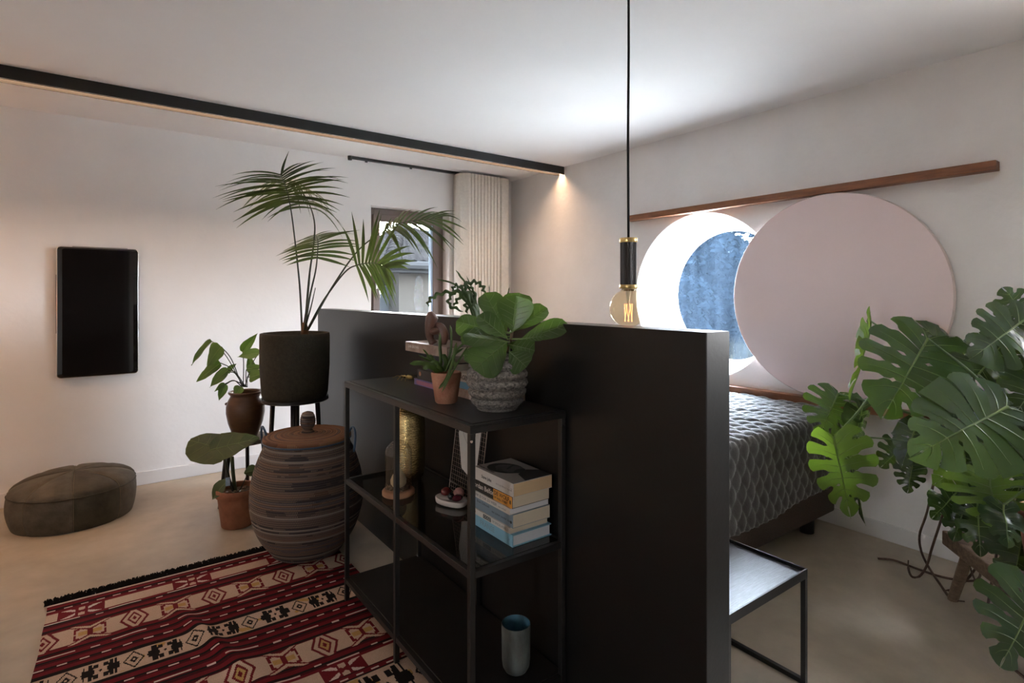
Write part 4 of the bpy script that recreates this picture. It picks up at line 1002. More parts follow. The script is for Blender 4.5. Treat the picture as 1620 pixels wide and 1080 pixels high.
b3 = book('thick slate blue paperback in the middle of the stack on the glass shelf', bx + .004, bx + .152, by + .004, by + .218, z, .041, cols['slate'], M['pages'], G1); spine_text(b3, 'Bram Dehouck', .012, M['ink'], bx + .004, by + .205, z + .027); spine_text(b3, 'een zomer zonder slaap', .011, M['ink'], bx + .004, by + .118, z + .018); spine_text(b3, '●', .012, M['ink'], bx + .004, by + .018, z + .016); z += .0415
b4 = book('slim white paperback with grey lettering under the orange book', bx - .004, bx + .150, by + .009, by + .236, z, .019, cols['white2'], M['pages_white'], G1); spine_text(b4, 'DENK JIJ OOK ZO WEER', .0125, M['ink_grey'], bx - .004, by + .215, z + .010, .0002); spine_text(b4, 'een verhaal', .009, M['ink_grey'], bx - .004, by + .07, z + .009); z += .0195
b5 = book('black and orange paperback, second from the top of the stack', bx + .001, bx + .148, by + .003, by + .230, z, .0355, cols['black'], M['pages'], G1)
obj('orange_block', MB().box((bx + .0004, by + .003, z + .0005), (bx + .0009, by + .104, z + .035)), cols['orange'], b5)
spine_text(b5, 'Jordan Belfort', .0225, M['ink_white'], bx + .001, by + .222, z + .019, .0004).scale = (1, 1, 1); spine_text(b5, 'DE WOLF', .019, M['ink'], bx + .0004, by + .100, z + .0235, .0002); spine_text(b5, 'OF WALL STREET', .0095, M['ink'], bx + .0004, by + .100, z + .0095, .0002); spine_text(b5, '8', .016, M['ink'], bx + .0004, by + .016, z + .017, .0006); z += .036
b6 = book('light grey thick paperback with portrait cover on top of the stack', bx + .002, bx + .156, by - .002, by + .222, z, .041, cols['grey'], M['pages_tan'], G1); spine_text(b6, 'Steve Jobs', .014, M['ink'], bx + .002, by + .175, z + .019, .0004); spine_text(b6, 'de biografie', .009, M['ink_grey'], bx + .002, by + .092, z + .018); spine_text(b6, 'Walter Isaacson', .007, M['ink_grey'], bx + .002, by + .055, z + .018); spine_text(b6, '2', .012, M['ink'], bx + .002, by + .012, z + .020)
tz = z + .0412
def flat(name, pts, m, b, zz): obj(name, MB().add([(x, y, zz) for x, y in pts], [tuple(range(len(pts)))]), m, b)
def ell(cx, cy, rx, ry, rot=0, n=24): return [(cx + rx * math.cos(t_) * math.cos(rot) - ry * math.sin(t_) * math.sin(rot), cy + rx * math.cos(t_) * math.sin(rot) + ry * math.sin(t_) * math.cos(rot)) for t_ in [2 * math.pi * i / n for i in range(n)]]
M['photo_dark'] = mat('printed_dark_grey', (.035, .034, .034), .45); M['photo_mid'] = mat('printed_mid_grey', (.13, .125, .12), .45, var=.4, scale=22)
px_, py_ = bx + .085, by + .095
flat('printed_jacket', [(bx + .050, by), (bx + .155, by), (bx + .155, by + .060), (px_ + .035, py_ - .008), (px_ - .015, py_ - .030)], M['photo_dark'], b6, tz + .0002)
flat('printed_hair', ell(px_ - .012, py_ + .044, .050, .066, .35), M['photo_dark'], b6, tz + .0004)
flat('printed_face', ell(px_ - .002, py_ + .030, .036, .056, .35), M['photo_mid'], b6, tz + .0006)
flat('printed_ear', ell(px_ - .040, py_ + .040, .008, .014, .35), M['photo_mid'], b6, tz + .0006)
flat('printed_brow', ell(px_ + .006, py_ + .042, .026, .005, .5), M['photo_dark'], b6, tz + .0008)
flat('printed_beard', ell(px_ + .008, py_ - .008, .026, .016, .4), M['photo_dark'], b6, tz + .0008)
text_mesh('lettering', 'Walter Isaacson', .014, M['ink'], b6, (bx + .018, by + .215, tz + .0003), (.0, -1, 0), (1, 0, 0), .0003)

# two stacks on top of the shelf unit
G2 = 'books stacked on top of the shelf unit'; xa = 1.016
ya, yb = 1.745, 2.052; z = TZ + .0005
purple = cover('violet_cover', (.20, .17, .36)); dkb = cover('charcoal_cover', (.040, .034, .034)); brn = mat('brown_photo_cover', (.16, .095, .065), .35, col2=(.40, .30, .24), scale=14)
a1 = book('flat violet book at the bottom of the stack under the wooden figure', xa, 1.160, ya, yb, z, .024, purple, M['pages_white'], G2, True, .002)
obj('spine_label', MB().box((xa - .0006, ya + .03, z + .004), (xa - .0001, yb - .02, z + .019)), cover('rose_band', (.42, .16, .22)), a1); z += .0245
a2 = book('thick charcoal book on the violet one', xa + .003, 1.158, ya + .01, yb - .022, z, .038, dkb, M['pages'], G2, True, .002); obj('emblem', MB().tube([(xa + .003, yb - .045, z + .022), (xa + .0022, yb - .045, z + .022)], .009, 16), M['terracotta_pale'], a2); z += .0385
a3 = book('black book in the middle of the stack under the wooden figure', xa + .012, 1.160, ya + .02, yb - .035, z, .044, cols['black'], M['pages'], G2, True, .002); z += .0445
a4 = book('second black book, just below the big brown one', xa + .010, 1.158, ya + .015, yb - .030, z, .030, M['ink'], M['pages'], G2, True, .002); z += .0305
a5 = book('big brown picture book on top of the stack, under the figure', xa - .035, 1.165, ya - .02, yb + .008, z, .036, brn, M['pages'], G2, True, .002)
spine_text(a5, 'DAN BROWN', .015, M['ink_white'], xa - .035, yb - .015, z + .019, .0003); zfig = z + .0365
z = TZ + .0005; yc, yd = 1.600, 1.738
c1 = book('pale speckled book at the bottom of the stack behind the grey pot', xa + .002, 1.158, yc, yd, z, .030, mat('speckled_cover', (.42, .30, .25), .6, col2=(.60, .52, .48), scale=60), M['pages'], G2, True, .002); z += .0305
c2 = book('sky blue book behind the two pots on the shelf top', xa + .006, 1.156, yc + .006, yd - .002, z, .024, cover('sky_blue_cover', (.16, .42, .66)), M['pages_white'], G2); z += .0245
c3 = book('white book with black capitals behind the grey pot', xa + .004, 1.156, yc + .004, yd - .004, z, .030, cols['white'], M['pages'], G2); spine_text(c3, 'VRAGEN', .022, M['ink'], xa + .004, yd - .012, z + .015, .0004); zb = z + .0305

nb = book('small pale notebook between the grey pot and the partition', 1.106, 1.160, 1.502, 1.596, TZ + .0005, .026, cols['white'], M['pages'], G2)

# wooden figure
M['carved'] = mat('dark_carved_wood', (.075, .032, .022), .35, col2=(.17, .080, .055), scale=14)
fp = at(686, 538, 2.10); fp.z = zfig
fg = thing('carved_figure', 'small dark carved wooden figure sitting on the brown book', 'figurine', fp)
w = MB().tube(bez([fp + V((0, 0, .001)), fp + RT * -.014 + V((0, 0, .03)), fp + RT * -.012 + V((0, 0, .075)), fp + RT * -.004 + V((0, 0, .108)), fp + RT * .004 + V((0, 0, .118))], 14), [.017, .015, .013, .014, .016, .018, .020, .021, .022, .023, .023, .022, .018, .012, .003], 14)
obj('head', w, M['carved'], fg, smooth=True)
w = MB().tube(bez([fp + RT * .035 + V((0, 0, .001)), fp + RT * .038 + V((0, 0, .03)), fp + RT * .028 + V((0, 0, .062)), fp + RT * .008 + V((0, 0, .080))], 10), [.013, .015, .017, .018, .019, .019, .018, .017, .014, .010, .006], 12)
obj('back', w, M['carved'], fg, smooth=True)
obj('arms', MB().ball(fp + RT * .006 + V((0, 0, .050)) - FW * .012, .017, 14, 9, squash=(1.1, 1, .8)), M['carved'], fg, smooth=True)

# brass insect
ip = V((1.045, 2.175, TZ))
bg_ = thing('brass_insect', 'small brass insect ornament with long legs on the shelf top', 'ornament', ip)
ax = (V((-.25, 1, 0))).normalized(); ay = V((-ax.y, ax.x, 0))
M['brass_bright'] = mat('polished_brass', (.72, .53, .26), .18, metal=1)
obj('abdomen', MB().ball(ip - ax * .012 + V((0, 0, .012)), .017, 14, 9, squash=(.75, 1.5, .55)), M['brass'], bg_, smooth=True)
obj('thorax', MB().ball(ip + ax * .018 + V((0, 0, .013)), .010, 12, 8, squash=(1, 1.2, .7)), M['brass_bright'], bg_, smooth=True)
obj('head', MB().ball(ip + ax * .032 + V((0, 0, .012)), .006, 10, 7), M['brass_bright'], bg_, smooth=True)
for sg in (-1, 1):
    obj('antenna', MB().tube([ip + ax * .034 + V((0, 0, .012)), ip + ax * .055 + ay * sg * .012 + V((0, 0, .014)), ip + ax * .078 + ay * sg * .018 + V((0, 0, .004))], .0009, 5), M['brass'], bg_)
    for k in range(3): obj('leg', MB().tube([ip + ax * (.016 - .014 * k) + V((0, 0, .011)), ip + ax * (.020 - .018 * k) + ay * sg * .020 + V((0, 0, .017)), ip + ax * (.024 - .026 * k) + ay * sg * .036 + V((0, 0, .001))], .0012, 5), M['brass'], bg_)

# terracotta pot with strap cactus
kc = V((.930, 1.640, TZ))
kp_ = thing('potted_cactus', 'strap-stemmed cactus in a small weathered terracotta pot on the shelf', 'plant', kc)
obj('pot', MB().lathe(pot_profile(.037, .051, .103, .007), kc, 40), M['terracotta_pale'], kp_, smooth=True, auto=45)
obj('soil', MB().lathe([(0, .090), (.044, .087)], kc, 20), M['soil'], kp_)
M['cactus'] = leaf_mat('strap_cactus_green', (.035, .075, .014), (.085, .15, .028), .45, .25, (.16, .28, .04), scale=25)
def strap(parent, pts, wd, m, nrm, zig=0.0, nz=0, n=26, thick=.0016):
    P = bez(pts, n); mb = MB(); rows = []
    for i in range(n + 1):
        tg = (P[min(n, i + 1)] - P[max(0, i - 1)]).normalized(); s = tg.cross(V(nrm)).normalized(); nn = s.cross(tg); x = i / n
        tp = min(1, x * 9 + .25) * min(1, (1 - x) * 7 + .12)
        a = wd * tp; l = a * (1 + zig * math.sin(x * nz * math.pi)); r = a * (1 - zig * math.sin(x * nz * math.pi))
        rows.append([P[i] - s * l, P[i] + nn * thick, P[i] + s * r, P[i] - nn * thick, P[i] - s * l])
    mb.grid(rows); return obj('stem', mb, m, parent, smooth=True)
KD = (kc - V((0, 0, CAMH))).dot(FW)
K = lambda *p: [at(x, y, KD + d) for x, y, d in p]
for pts, wd in [(((697, 582, .0), (697, 562, 0), (696, 548, 0), (696, 526, 0)), .0055), (((694, 584, 0), (683, 572, -.02), (676, 560, -.03), (669, 552, -.04)), .0028), (((700, 584, .01), (712, 560, .02), (714, 530, .03), (712, 514, .03)), .0042), (((700, 586, 0), (690, 575, -.02), (675, 568, -.03), (662, 561, -.05)), .0032), (((695, 588, -.02), (680, 577, -.04), (665, 574, -.05), (648, 575, -.06)), .0075),
        (((695, 588, -.03), (685, 580, -.05), (676, 578, -.06), (669, 583, -.06)), .011), (((705, 586, -.01), (718, 560, -.01), (728, 548, -.01), (736, 541, 0)), .0035), (((722, 542, .0), (716, 572, -.05), (706, 600, -.07), (694, 615, -.075)), .0055), (((740, 548, 0), (725, 572, -.05), (712, 595, -.07), (699, 620, -.072)), .0032), (((706, 586, .01), (712, 574, .03), (720, 560, .05), (734, 550, .07)), .004), (((702, 587, .0), (708, 578, 0), (716, 574, 0), (722, 580, -.02)), .009), (((700, 588, -.02), (694, 579, -.04), (688, 574, -.04), (680, 578, -.05)), .009), (((704, 588, 0), (706, 574, .0), (704, 566, .0), (700, 560, .0)), .008), (((696, 588, .02), (686, 570, .04), (680, 563, .05), (672, 570, .05)), .006)]:
    strap(kp_, K(*pts), wd, M['cactus'], TOCAM + V((0, 0, .3)))

# textured grey pot with a fiddle-leaf fig
gc = V((1.008, 1.452, TZ))
gp = thing('potted_fig', 'leafy fig with broad leaves in a ridged grey ceramic pot', 'plant', gc)
M['grey_pot'] = mat('scratched_grey_glaze', (.010, .009, .008), .75, col2=(.30, .27, .24), scale=110, stretch=(1, 1, 1.3), bump=.25, bscale=220, detail=6)
pr = [(0, 0), (.060, 0), (.066, .004)]
for i in range(5):
    z0 = .006 + i * .031; ra = [.070, .084, .093, .096, .091, .080][i]; rb = [.084, .093, .096, .091, .080][i]
    pr += [(ra - .013, z0), (ra + .000, z0 + .006), ((ra + rb) / 2 + .004, z0 + .016), (rb + .000, z0 + .026), (rb - .013, z0 + .0308)]
pr += [(.076, .164), (.074, .168), (.068, .168), (.066, .150), (0, .150)]
obj('pot', MB().lathe(pr, gc, 56), M['grey_pot'], gp, smooth=True)
obj('soil', MB().lathe([(0, .156), (.067, .153)], gc, 24), M['soil'], gp)
M['fig'] = leaf_mat('fig_leaf', (.022, .050, .013), (.062, .115, .026), .33, .24, (.18, .32, .03), scale=9)
M['fig_vein'] = mat('fig_vein', (.13, .20, .055), .45)
GD = (gc - V((0, 0, CAMH))).dot(FW)
fb = gc + V((0, 0, .155))
obj('trunk', MB().tube(bez([fb, at(803, 553, GD), at(808, 538, GD), at(810, 524, GD)], 8), .005, 8), M['bench_wood'], gp, smooth=True)
UP = V((0, 0, 1))
for k, (b, t_, wd, nx, nup, d0, d1, fo, dr) in enumerate([((800, 527), (768, 462), .098, .5, .5, .02, .05, .25, .05), ((811, 524), (817, 468), .118, .0, .35, -.02, -.01, .30, -.06), ((812, 524), (865, 484), .070, .1, .7, .0, .02, .45, .12), ((810, 518), (822, 462), .105, -.2, .5, .05, .10, .2, .06), ((803, 536), (756, 498), .080, .3, .9, -.02, -.02, .2, .04), ((776, 524), (722, 506), .085, -.2, .6, .03, .03, -.25, .1),
        ((803, 541), (733, 529), .060, -.1, 1.2, -.04, -.08, -.3, .06), ((802, 541), (750, 583), .118, -.15, .35, -.06, -.12, -.2, .06), ((806, 545), (846, 553), .085, .1, .45, -.03, -.04, -.2, .10), ((806, 556), (833, 580), .088, .2, .3, -.06, -.08, -.15, .06), ((818, 541), (899, 511), .066, .1, .55, -.01, -.01, .25, .05), ((826, 536), (861, 531), .030, .2, .5, -.02, -.03, .3, .1), ((795, 548), (770, 588), .06, -.1, .2, -.02, -.05, .2, .05), ((780, 532), (727, 532), .06, -.2, .4, .02, .03, .3, .15), ((778, 545), (733, 568), .055, -.2, .7, .05, .06, .1, .05)]):
    B = at(*b, GD + d0); T = at(*t_, GD + d1)
    simple_leaf('leaf', gp, [M['fig'], M['fig_vein']], B, T, wd, TOCAM + RT * nx + UP * nup, OBOV, fold=fo, droop=dr, wave=.025, seed=k, nu=14, nv=8, vein=.0016, veins=5)
    obj('petiole', MB().tube([at(807, min(546, max(526, b[1])), GD), B], .0024, 6), M['fig_vein'], gp)

# zigzag cactus in a small dark pot on the books
zc = V((1.090, 1.668, zb))
zp = thing('potted_cactus', 'zigzag-stemmed cactus rising behind the fig, on the books', 'plant', zc)
obj('pot', MB().lathe(pot_profile(.030, .042, .085, .006), zc, 32), M['jug'], zp, smooth=True, auto=45)
obj('soil', MB().lathe([(0, .074), (.036, .071)], zc, 20), M['soil'], zp)
ZD = (zc - V((0, 0, CAMH))).dot(FW); Zp = lambda *p: [at(x, y, ZD + d) for x, y, d in p]
M['zig'] = leaf_mat('zigzag_cactus_green', (.025, .055, .014), (.06, .105, .028), .45, .2, (.15, .25, .04), scale=25)
for pts, wd, zg, nz in [(((760, 520, 0), (748, 474, 0), (728, 455, .02), (710, 446, .03), (690, 441, .04)), .0022, .2, 5), (((760, 520, 0), (748, 470, 0), (735, 446, 0), (721, 427, 0)), .0024, .3, 8), (((756, 512, 0), (745, 468, -.02), (718, 462, -.04), (695, 465, -.06), (680, 474, -.08), (677, 486, -.08)), .0044, .75, 15), (((757, 512, 0), (735, 457, 0), (750, 446, -.01), (762, 452, -.02), (768, 465, -.02)), .0046, .75, 13), (((758, 515, 0), (738, 465, -.03), (722, 452, -.03), (715, 460, -.03)), .0045, .7, 11),
        (((757, 512, 0), (728, 463, -.03), (712, 470, -.04), (712, 483, -.04), (733, 493, -.03)), .0040, .7, 12), (((757, 512, 0), (734, 468, -.02), (724, 474, -.02), (718, 484, -.03)), .0042, .7, 8), (((758, 515, 0), (742, 478, 0), (737, 482, 0), (740, 496, 0)), .0045, .7, 8), (((759, 518, 0), (748, 462, .02), (738, 436, .03)), .0014, .1, 3), (((762, 518, 0), (773, 470, .02), (774, 450, .02)), .0012, .1, 3), (((765, 518, 0), (800, 470, .02), (806, 454, .03)), .0014, .1, 3), (((760, 518, 0), (752, 470, .0), (745, 455, 0), (728, 450, 0)), .0035, .6, 9), (((760, 518, 0), (748, 480, -.01), (752, 470, -.02), (746, 490, -.02)), .004, .7, 8)]:
    strap(zp, Zp(*pts), wd * 1.45, M['zig'], TOCAM + UP * .1, zg, nz, n=44)

# ------------------------------------------------------------------ things on the glass shelf
G = GZ + .0005
dc = V((.918, 1.990, G))
cl = thing('glass_cloche', 'glass dome on a wooden base on the glass shelf', 'cloche', dc)
M['base_wood'] = mat('turned_pale_wood', (.30, .14, .070), .5, col2=(.42, .22, .12), scale=12)
obj('base', MB().lathe([(0, 0), (.058, 0), (.062, .004), (.062, .016), (.058, .021), (.054, .022), (0, .022)], dc, 44), M['base_wood'], cl, smooth=True, auto=40)
M['dome'] = glass_mat('clear_dome_glass', (.95, .95, .93), ior=1.9)
dp = [(.051, .022), (.0512, .10)] + [(.051 * math.cos(R_(a)), .155 + .055 * math.sin(R_(a))) for a in range(0, 91, 10)]
obj('dome', MB().lathe(dp, dc, 44), M['dome'], cl, smooth=True)
gd = thing('dried_gourd', 'cream gourd on moss under the glass dome', 'gourd', dc + V((0, 0, .0225)))
M['gourd'] = mat('cream_gourd_skin', (.50, .36, .19), .5, col2=(.60, .47, .28), scale=14)
obj('body', MB().lathe([(0, .0), (.02, .001), (.030, .016), (.031, .03), (.024, .046), (.014, .058), (.010, .072), (.006, .080), (0, .082)], dc + V((0, 0, .0275)), 28), M['gourd'], gd, smooth=True)
obj('stalk', MB().tube(bez([dc + V((0, 0, .105)), dc + RT * .006 + V((0, 0, .116)), dc + RT * .014 + V((0, 0, .117))], 6), .0025, 6), M['gourd'], gd, smooth=True)
mo_ = MB(); rd = random.Random(12)
for _ in range(70):
    a = rd.random() * 6.28; r = .022 + .022 * rd.random(); mo_.ball(dc + V((r * math.cos(a), r * math.sin(a), .0265 + rd.random() * .006)), rd.uniform(.003, .006), 6, 4, jit=.4)
obj('moss', mo_, M['bench_wood'], gd, kind='stuff')
vc = V((1.030, 2.125, G))
va = obj('brass_vase', MB().lathe([(0, 0), (.042, 0), (.046, .004), (.058, .02), (.063, .05), (.065, .12), (.065, .22), (.062, .262), (.052, .288), (.040, .298), (.036, .31), (.034, .312), (.032, .30), (.03, .2), (0, .1)], vc, 64), M['gold'], smooth=True, origin=vc)
tag(va, 'tall hammered brass vase behind the glass dome', 'vase')
# ceramic dish with dried fruit
dd_ = V((1.028, 1.778, G))
ds = thing('ceramic_dish', 'small white ceramic slab dish on the glass shelf', 'dish', dd_)
M['ceramic'] = mat('glazed_white_ceramic', (.62, .57, .53), .22, spec=.6, bump=.3, bscale=45)
rg = [(.052, .030), (.030, .040), (-.02, .037), (-.052, .030), (-.060, .004), (-.055, -.028), (-.02, -.038), (.035, -.036), (.060, -.020), (.061, .012)]
def dpt(x, y, z_, s): return dd_ + V((0, 0, z_)) + V((.35, -.94, 0)) * (x * s * 1.12) + V((.94, .35, 0)) * (y * s * .95)
w = MB(); n = len(rg); lay = [(.0, .84), (.006, .97), (.022, 1.0), (.026, .95), (.022, .84), (.020, .0)]
for z_, s in lay: w.v += [dpt(x, y, z_ + (.003 * math.sin(x * 90) if z_ > .01 else 0), s) for x, y in rg]
for k in range(len(lay) - 1):
    for i in range(n): j = (i + 1) % n; w.f.append((k * n + i, k * n + j, (k + 1) * n + j, (k + 1) * n + i)); w.m.append(0)
w.f.append(tuple(reversed(range(n)))); w.m.append(0)
o = obj('dish_body', w, M['ceramic'], ds, smooth=True); sb = o.modifiers.new('s', 'SUBSURF'); sb.levels = 2; sb.render_levels = 2
for nm, lab, x, y, r, c, sq in (('dried_fruit', 'dark red dried fruit at the left of the white dish', -.030, .012, .019, (.12, .018, .016), (1.1, 1, .85)), ('pink_stone', 'round pinkish stone in the white dish', .022, .016, .021, (.30, .15, .13), (1, 1, .95)), ('glass_marble', 'dark blue glass ball on the white dish', .008, -.010, .013, (.010, .014, .020), (1, 1, 1)), ('berry', 'dark berry shaped stone at the right of the white dish', .033, -.010, .015, (.075, .010, .018), (1.4, 1, .8))):
    p = dpt(x, y, .0225 + r * sq[2], 1); o = obj(nm, MB().ball(p, r, 18, 12, squash=sq, jit=.10 if 'marble' not in nm else 0), mat(nm + '_mat', c, .25, spec=.6, var=.35, scale=60), smooth=True, origin=p - V((0, 0, r * sq[2]))); tag(o, lab, nm.split('_')[-1], 'small pieces on the ceramic dish')
# wire memo grid with two cards
wy0, wy1, wz0, wz1 = 1.708, 1.926, G, G + .335
wg = thing('wire_memo_grid', 'black and pale wire grid leaning on the partition', 'memo grid', (1.14, (wy0 + wy1) / 2, G))
lean = lambda y, z_: V((1.105 + .045 * (z_ - wz0) / (wz1 - wz0), y, z_))
M['wire'] = mat('pale_copper_wire', (.30, .24, .20), .35, metal=.6)
obj('frame_wire', MB().tube([lean(wy0, wz0 + .003), lean(wy1, wz0 + .003), lean(wy1, wz1), lean(wy0, wz1), lean(wy0, wz0 + .003)], .0022, 6), M['wire'], wg)
for i in range(1, 14): yy = wy0 + (wy1 - wy0) * i / 14; obj('wire', MB().tube([lean(yy, wz0 + .003), lean(yy, wz1)], .0009, 5), M['wire'], wg)
for i in range(1, 21): zz = wz0 + (wz1 - wz0) * i / 21; obj('wire', MB().tube([lean(wy0, zz), lean(wy1, zz)], .0009, 5), M['wire'], wg)
M['card'] = mat('off_white_card', (.58, .55, .51), .7)
def card(name, lab, pts, dx):
    P = [lean(y, z_) + V((-dx, 0, 0)) for y, z_ in pts]; n = len(P); Q = [p + V((-.0012, 0, 0)) for p in P]
    o = obj(name, MB().add(P + Q, [tuple(range(n)), tuple(reversed(range(n, 2 * n)))] + [(i, n + i, n + (i + 1) % n, (i + 1) % n) for i in range(n)]), M['card'], merge=True); tag(o, lab, 'card', 'cards on the wire grid'); return o
c_ = card('paper_card', 'torn off-white card with a thin drawn line on the wire grid', [(1.90, .835), (1.80, .835), (1.80, .610), (1.845, .625), (1.875, .70), (1.893, .745), (1.888, .80)], .004)
obj('drawn_line', MB().tube(bez([lean(1.885, .82) + V((-.006, 0, 0)), lean(1.872, .78) + V((-.006, 0, 0)), lean(1.85, .745) + V((-.006, 0, 0)), lean(1.82, .72) + V((-.006, 0, 0))], 10), .0006, 4), M['ink_grey'], c_)
card('paper_card', 'plain narrow white card at the right of the wire grid', [(1.772, .85), (1.738, .85), (1.742, .60), (1.774, .60)], .004)
# tumbler on the bottom shelf
cc = V((1.050, 1.408, BZ + .0005))
cu_ = thing('ceramic_tumbler', 'tall grey green ceramic tumbler vase with blue inside, bottom shelf', 'vase', cc)
M['tumbler'] = mat('mottled_grey_glaze', (.045, .046, .040), .32, col2=(.17, .195, .19), scale=13, stretch=(1, 1, .45), bump=.15, bscale=60, detail=8)
M['tumbler_in'] = mat('blue_glaze', (.025, .085, .14), .25, col2=(.07, .17, .23), scale=25)
obj('body', MB().lathe([(0, 0), (.022, .0005), (.034, .006), (.042, .020), (.0445, .04), (.0455, .10), (.046, .150), (.0455, .152), (.0443, .1525)], cc, 48), M['tumbler'], cu_, smooth=True)
obj('inside', MB().lathe([(.0443, .1525), (.0432, .151), (.042, .10), (.040, .02), (0, .012)], cc, 48), M['tumbler_in'], cu_, smooth=True)

# ------------------------------------------------------------------ bench and monstera
bp = at(1540, 872, 2.38); bzt = .275
bd = (FW * math.cos(R_(12)) + RT * math.sin(R_(12))); bs = V((bd.y, -bd.x, 0))    # long direction / to the right
P0 = V((2.885, .735, 0))                                                          # left far foot
bn = thing('wooden_bench', 'rustic weathered wooden bench at the right edge under the monstera', 'bench', P0 + bs * .2 - bd * .5)
o0 = P0 - bs * .055 + bd * .10
def obox(o, dl, ds_, z0, z1):
    a, b = dl; c, d = ds_; v = [o + bd * x + bs * y + V((0, 0, z_)) for z_ in (z0, z1) for x, y in ((a, c), (b, c), (b, d), (a, d))]
    return v, [(3, 2, 1, 0), (4, 5, 6, 7), (0, 1, 5, 4), (1, 2, 6, 5), (2, 3, 7, 6), (3, 0, 4, 7)]
for k in range(2): obj('plank', MB().add(*obox(o0, (-1.15, 0), (.003 + .165 * k, .163 + .165 * k), bzt - .06, bzt)), M['bench_wood'], bn, bevel=.006)
for a, b in ((-.10, .05), (-.10, .27), (-1.05, .05), (-1.05, .27)):
    top = o0 + bd * a + bs * b + V((0, 0, bzt - .06)); ft = o0 + bd * (a + (.05 if a > -.5 else -.05)) + bs * (b + (-.03 if b < .1 else .03)); obj('leg', MB().tube([ft, top], [.019, .022], 8), M['bench_wood'], bn)
mc = o0 - bd * .48 + bs * .17 + V((0, 0, bzt))
ms = thing('potted_monstera', 'large split-leaved monstera spilling over the bench at the right edge', 'plant', mc)
obj('pot', MB().lathe(pot_profile(.115, .150, .26, .012, .009, .05), mc, 40), M['terracotta'], ms, smooth=True, auto=45)
obj('soil', MB().lathe([(0, .225), (.13, .22)], mc, 24), M['soil'], ms)
M['mon'] = leaf_mat('monstera_leaf', (.010, .026, .012), (.020, .044, .017), .22, .17, (.22, .36, .03), spec=.5, scale=7)
M['mon_pale'] = leaf_mat('monstera_underside', (.050, .095, .016), (.085, .150, .026), .36, .34, (.26, .42, .03), spec=.4, scale=7)
M['mon_vein'] = leaf_mat('monstera_rib', (.11, .18, .04), (.15, .23, .05), .4, .2, (.3, .4, .06))
M['mon_stem'] = mat('monstera_petiole', (.060, .105, .028), .4, col2=(.10, .16, .05), scale=12)
OUT = [(-.04, .02), (-.15, .13), (-.17, .27), (-.08, .41), (.08, .49), (.26, .51), (.44, .47), (.61, .385), (.77, .27), (.90, .14), (1.0, .0)]
def outl(ph):
    x = max(0, min(.9999, ph)) * (len(OUT) - 1); i = int(x); f = x - i
    def g(k): k = max(0, min(len(OUT) - 1, k)); return V((OUT[k][0], OUT[k][1], 0))
    a, b, c, d = g(i - 1), g(i), g(i + 1), g(i + 2)
    return .5 * ((2 * b) + (c - a) * f + (2 * a - 5 * b + 4 * c - d) * f * f + (3 * b - a - 3 * c + d) * f ** 3)
def monstera(base, tip, width, nrm, seed, fold=-.25, droop=.12, nf=7, deep=.5, curl=.05, lr=(1, 1), mat_=None):
    rd = random.Random(seed); u, s, nn, L = frame(base, tip, nrm); mb = MB(); fz = {}
    def W3(a, b, k):
        h = fold * abs(b) * width + curl * L * math.sin(k * 1.9 + seed) * abs(b) * 2 - droop * L * max(0, a) ** 2 + .012 * noise.noise(V((a * 3, b * 3, seed)))
        h -= abs(b) ** 2 * width * .5 * max(0, -fold)
        return base + u * (a * L) + s * (b * width) + nn * h
    for sg, sc_ in ((-1, lr[0]), (1, lr[1])):
        S, E, cut, hole = [], [], [], []
        for j in range(nf + 1):
            f = j / nf; S.append(V((max(0, (f - .10)) ** 1.05 * .93, 0, 0))); E.append(outl(f ** .92)); cut.append(rd.uniform(.34, .70) * (1.15 - deep * .5) if 0 < j < nf and rd.random() < .55 + deep * .45 else 9); hole.append(rd.uniform(.16, .24) if 0 < j < nf and rd.random() < .35 else 9)
        cut[1] = 9
        def PB(j, x):
            m = S[j].lerp(E[j], .5) + V((-.05, .02, 0)); return S[j] * (1 - x) ** 2 + m * 2 * x * (1 - x) + E[j] * x * x
        def gap(j, x, gm):
            g = 0
            if x > cut[j]: g = gm * min(1, (x - cut[j]) / .12) ** .6
            if hole[j] < x < hole[j] + .13: g = max(g, .15 * math.sin(math.pi * (x - hole[j]) / .13))
            return g
        for i in range(nf):
            m_, q_ = 14, 4; rows = []
            for a in range(m_ + 1):
                x = a / m_; row = []
                for b in range(q_ + 1):
                    q = b / q_; g0, g1 = gap(i, x, .17), gap(i + 1, x, .17); qq = g0 + (1 - g0 - g1) * q
                    rnd = .0
                    if cut[i] < 5 or cut[i + 1] < 5: rnd = .10 * (abs(2 * q - 1) ** 2.5)
                    xx = x * (1 - rnd * x); p0 = PB(i, xx); p1 = PB(i + 1, xx); p = p0.lerp(p1, qq)
                    row.append(W3(p.x, sg * p.y * sc_, i + qq * .3 + (3 if sg > 0 else 0)))
                rows.append(row)
            if sg > 0: rows = [list(reversed(r)) for r in rows]
            mb.grid(rows)
            vv = []
            for a in range(7): x = a / 6 * .82; p = PB(i, x).lerp(PB(i + 1, x), .5); vv.append(W3(p.x, sg * p.y * sc_, i + .15 + (3 if sg > 0 else 0)) + nn * .0006)
            mb.tube(vv, [.0016 * (1.1 - a / 6) * (L / .35) for a in range(7)], 4, 1, cap=False)
    mb.tube([W3(a / 10, 0, 0) for a in range(11)], [.0045 * (1.1 - a / 10) * (L / .35) ** .5 for a in range(11)], 6, 1, cap=False)
    return obj('leaf', mb, [mat_ or M['mon'], M['mon_vein']], ms, smooth=True)
crown = mc + V((0, 0, .30)); SIDE = RT
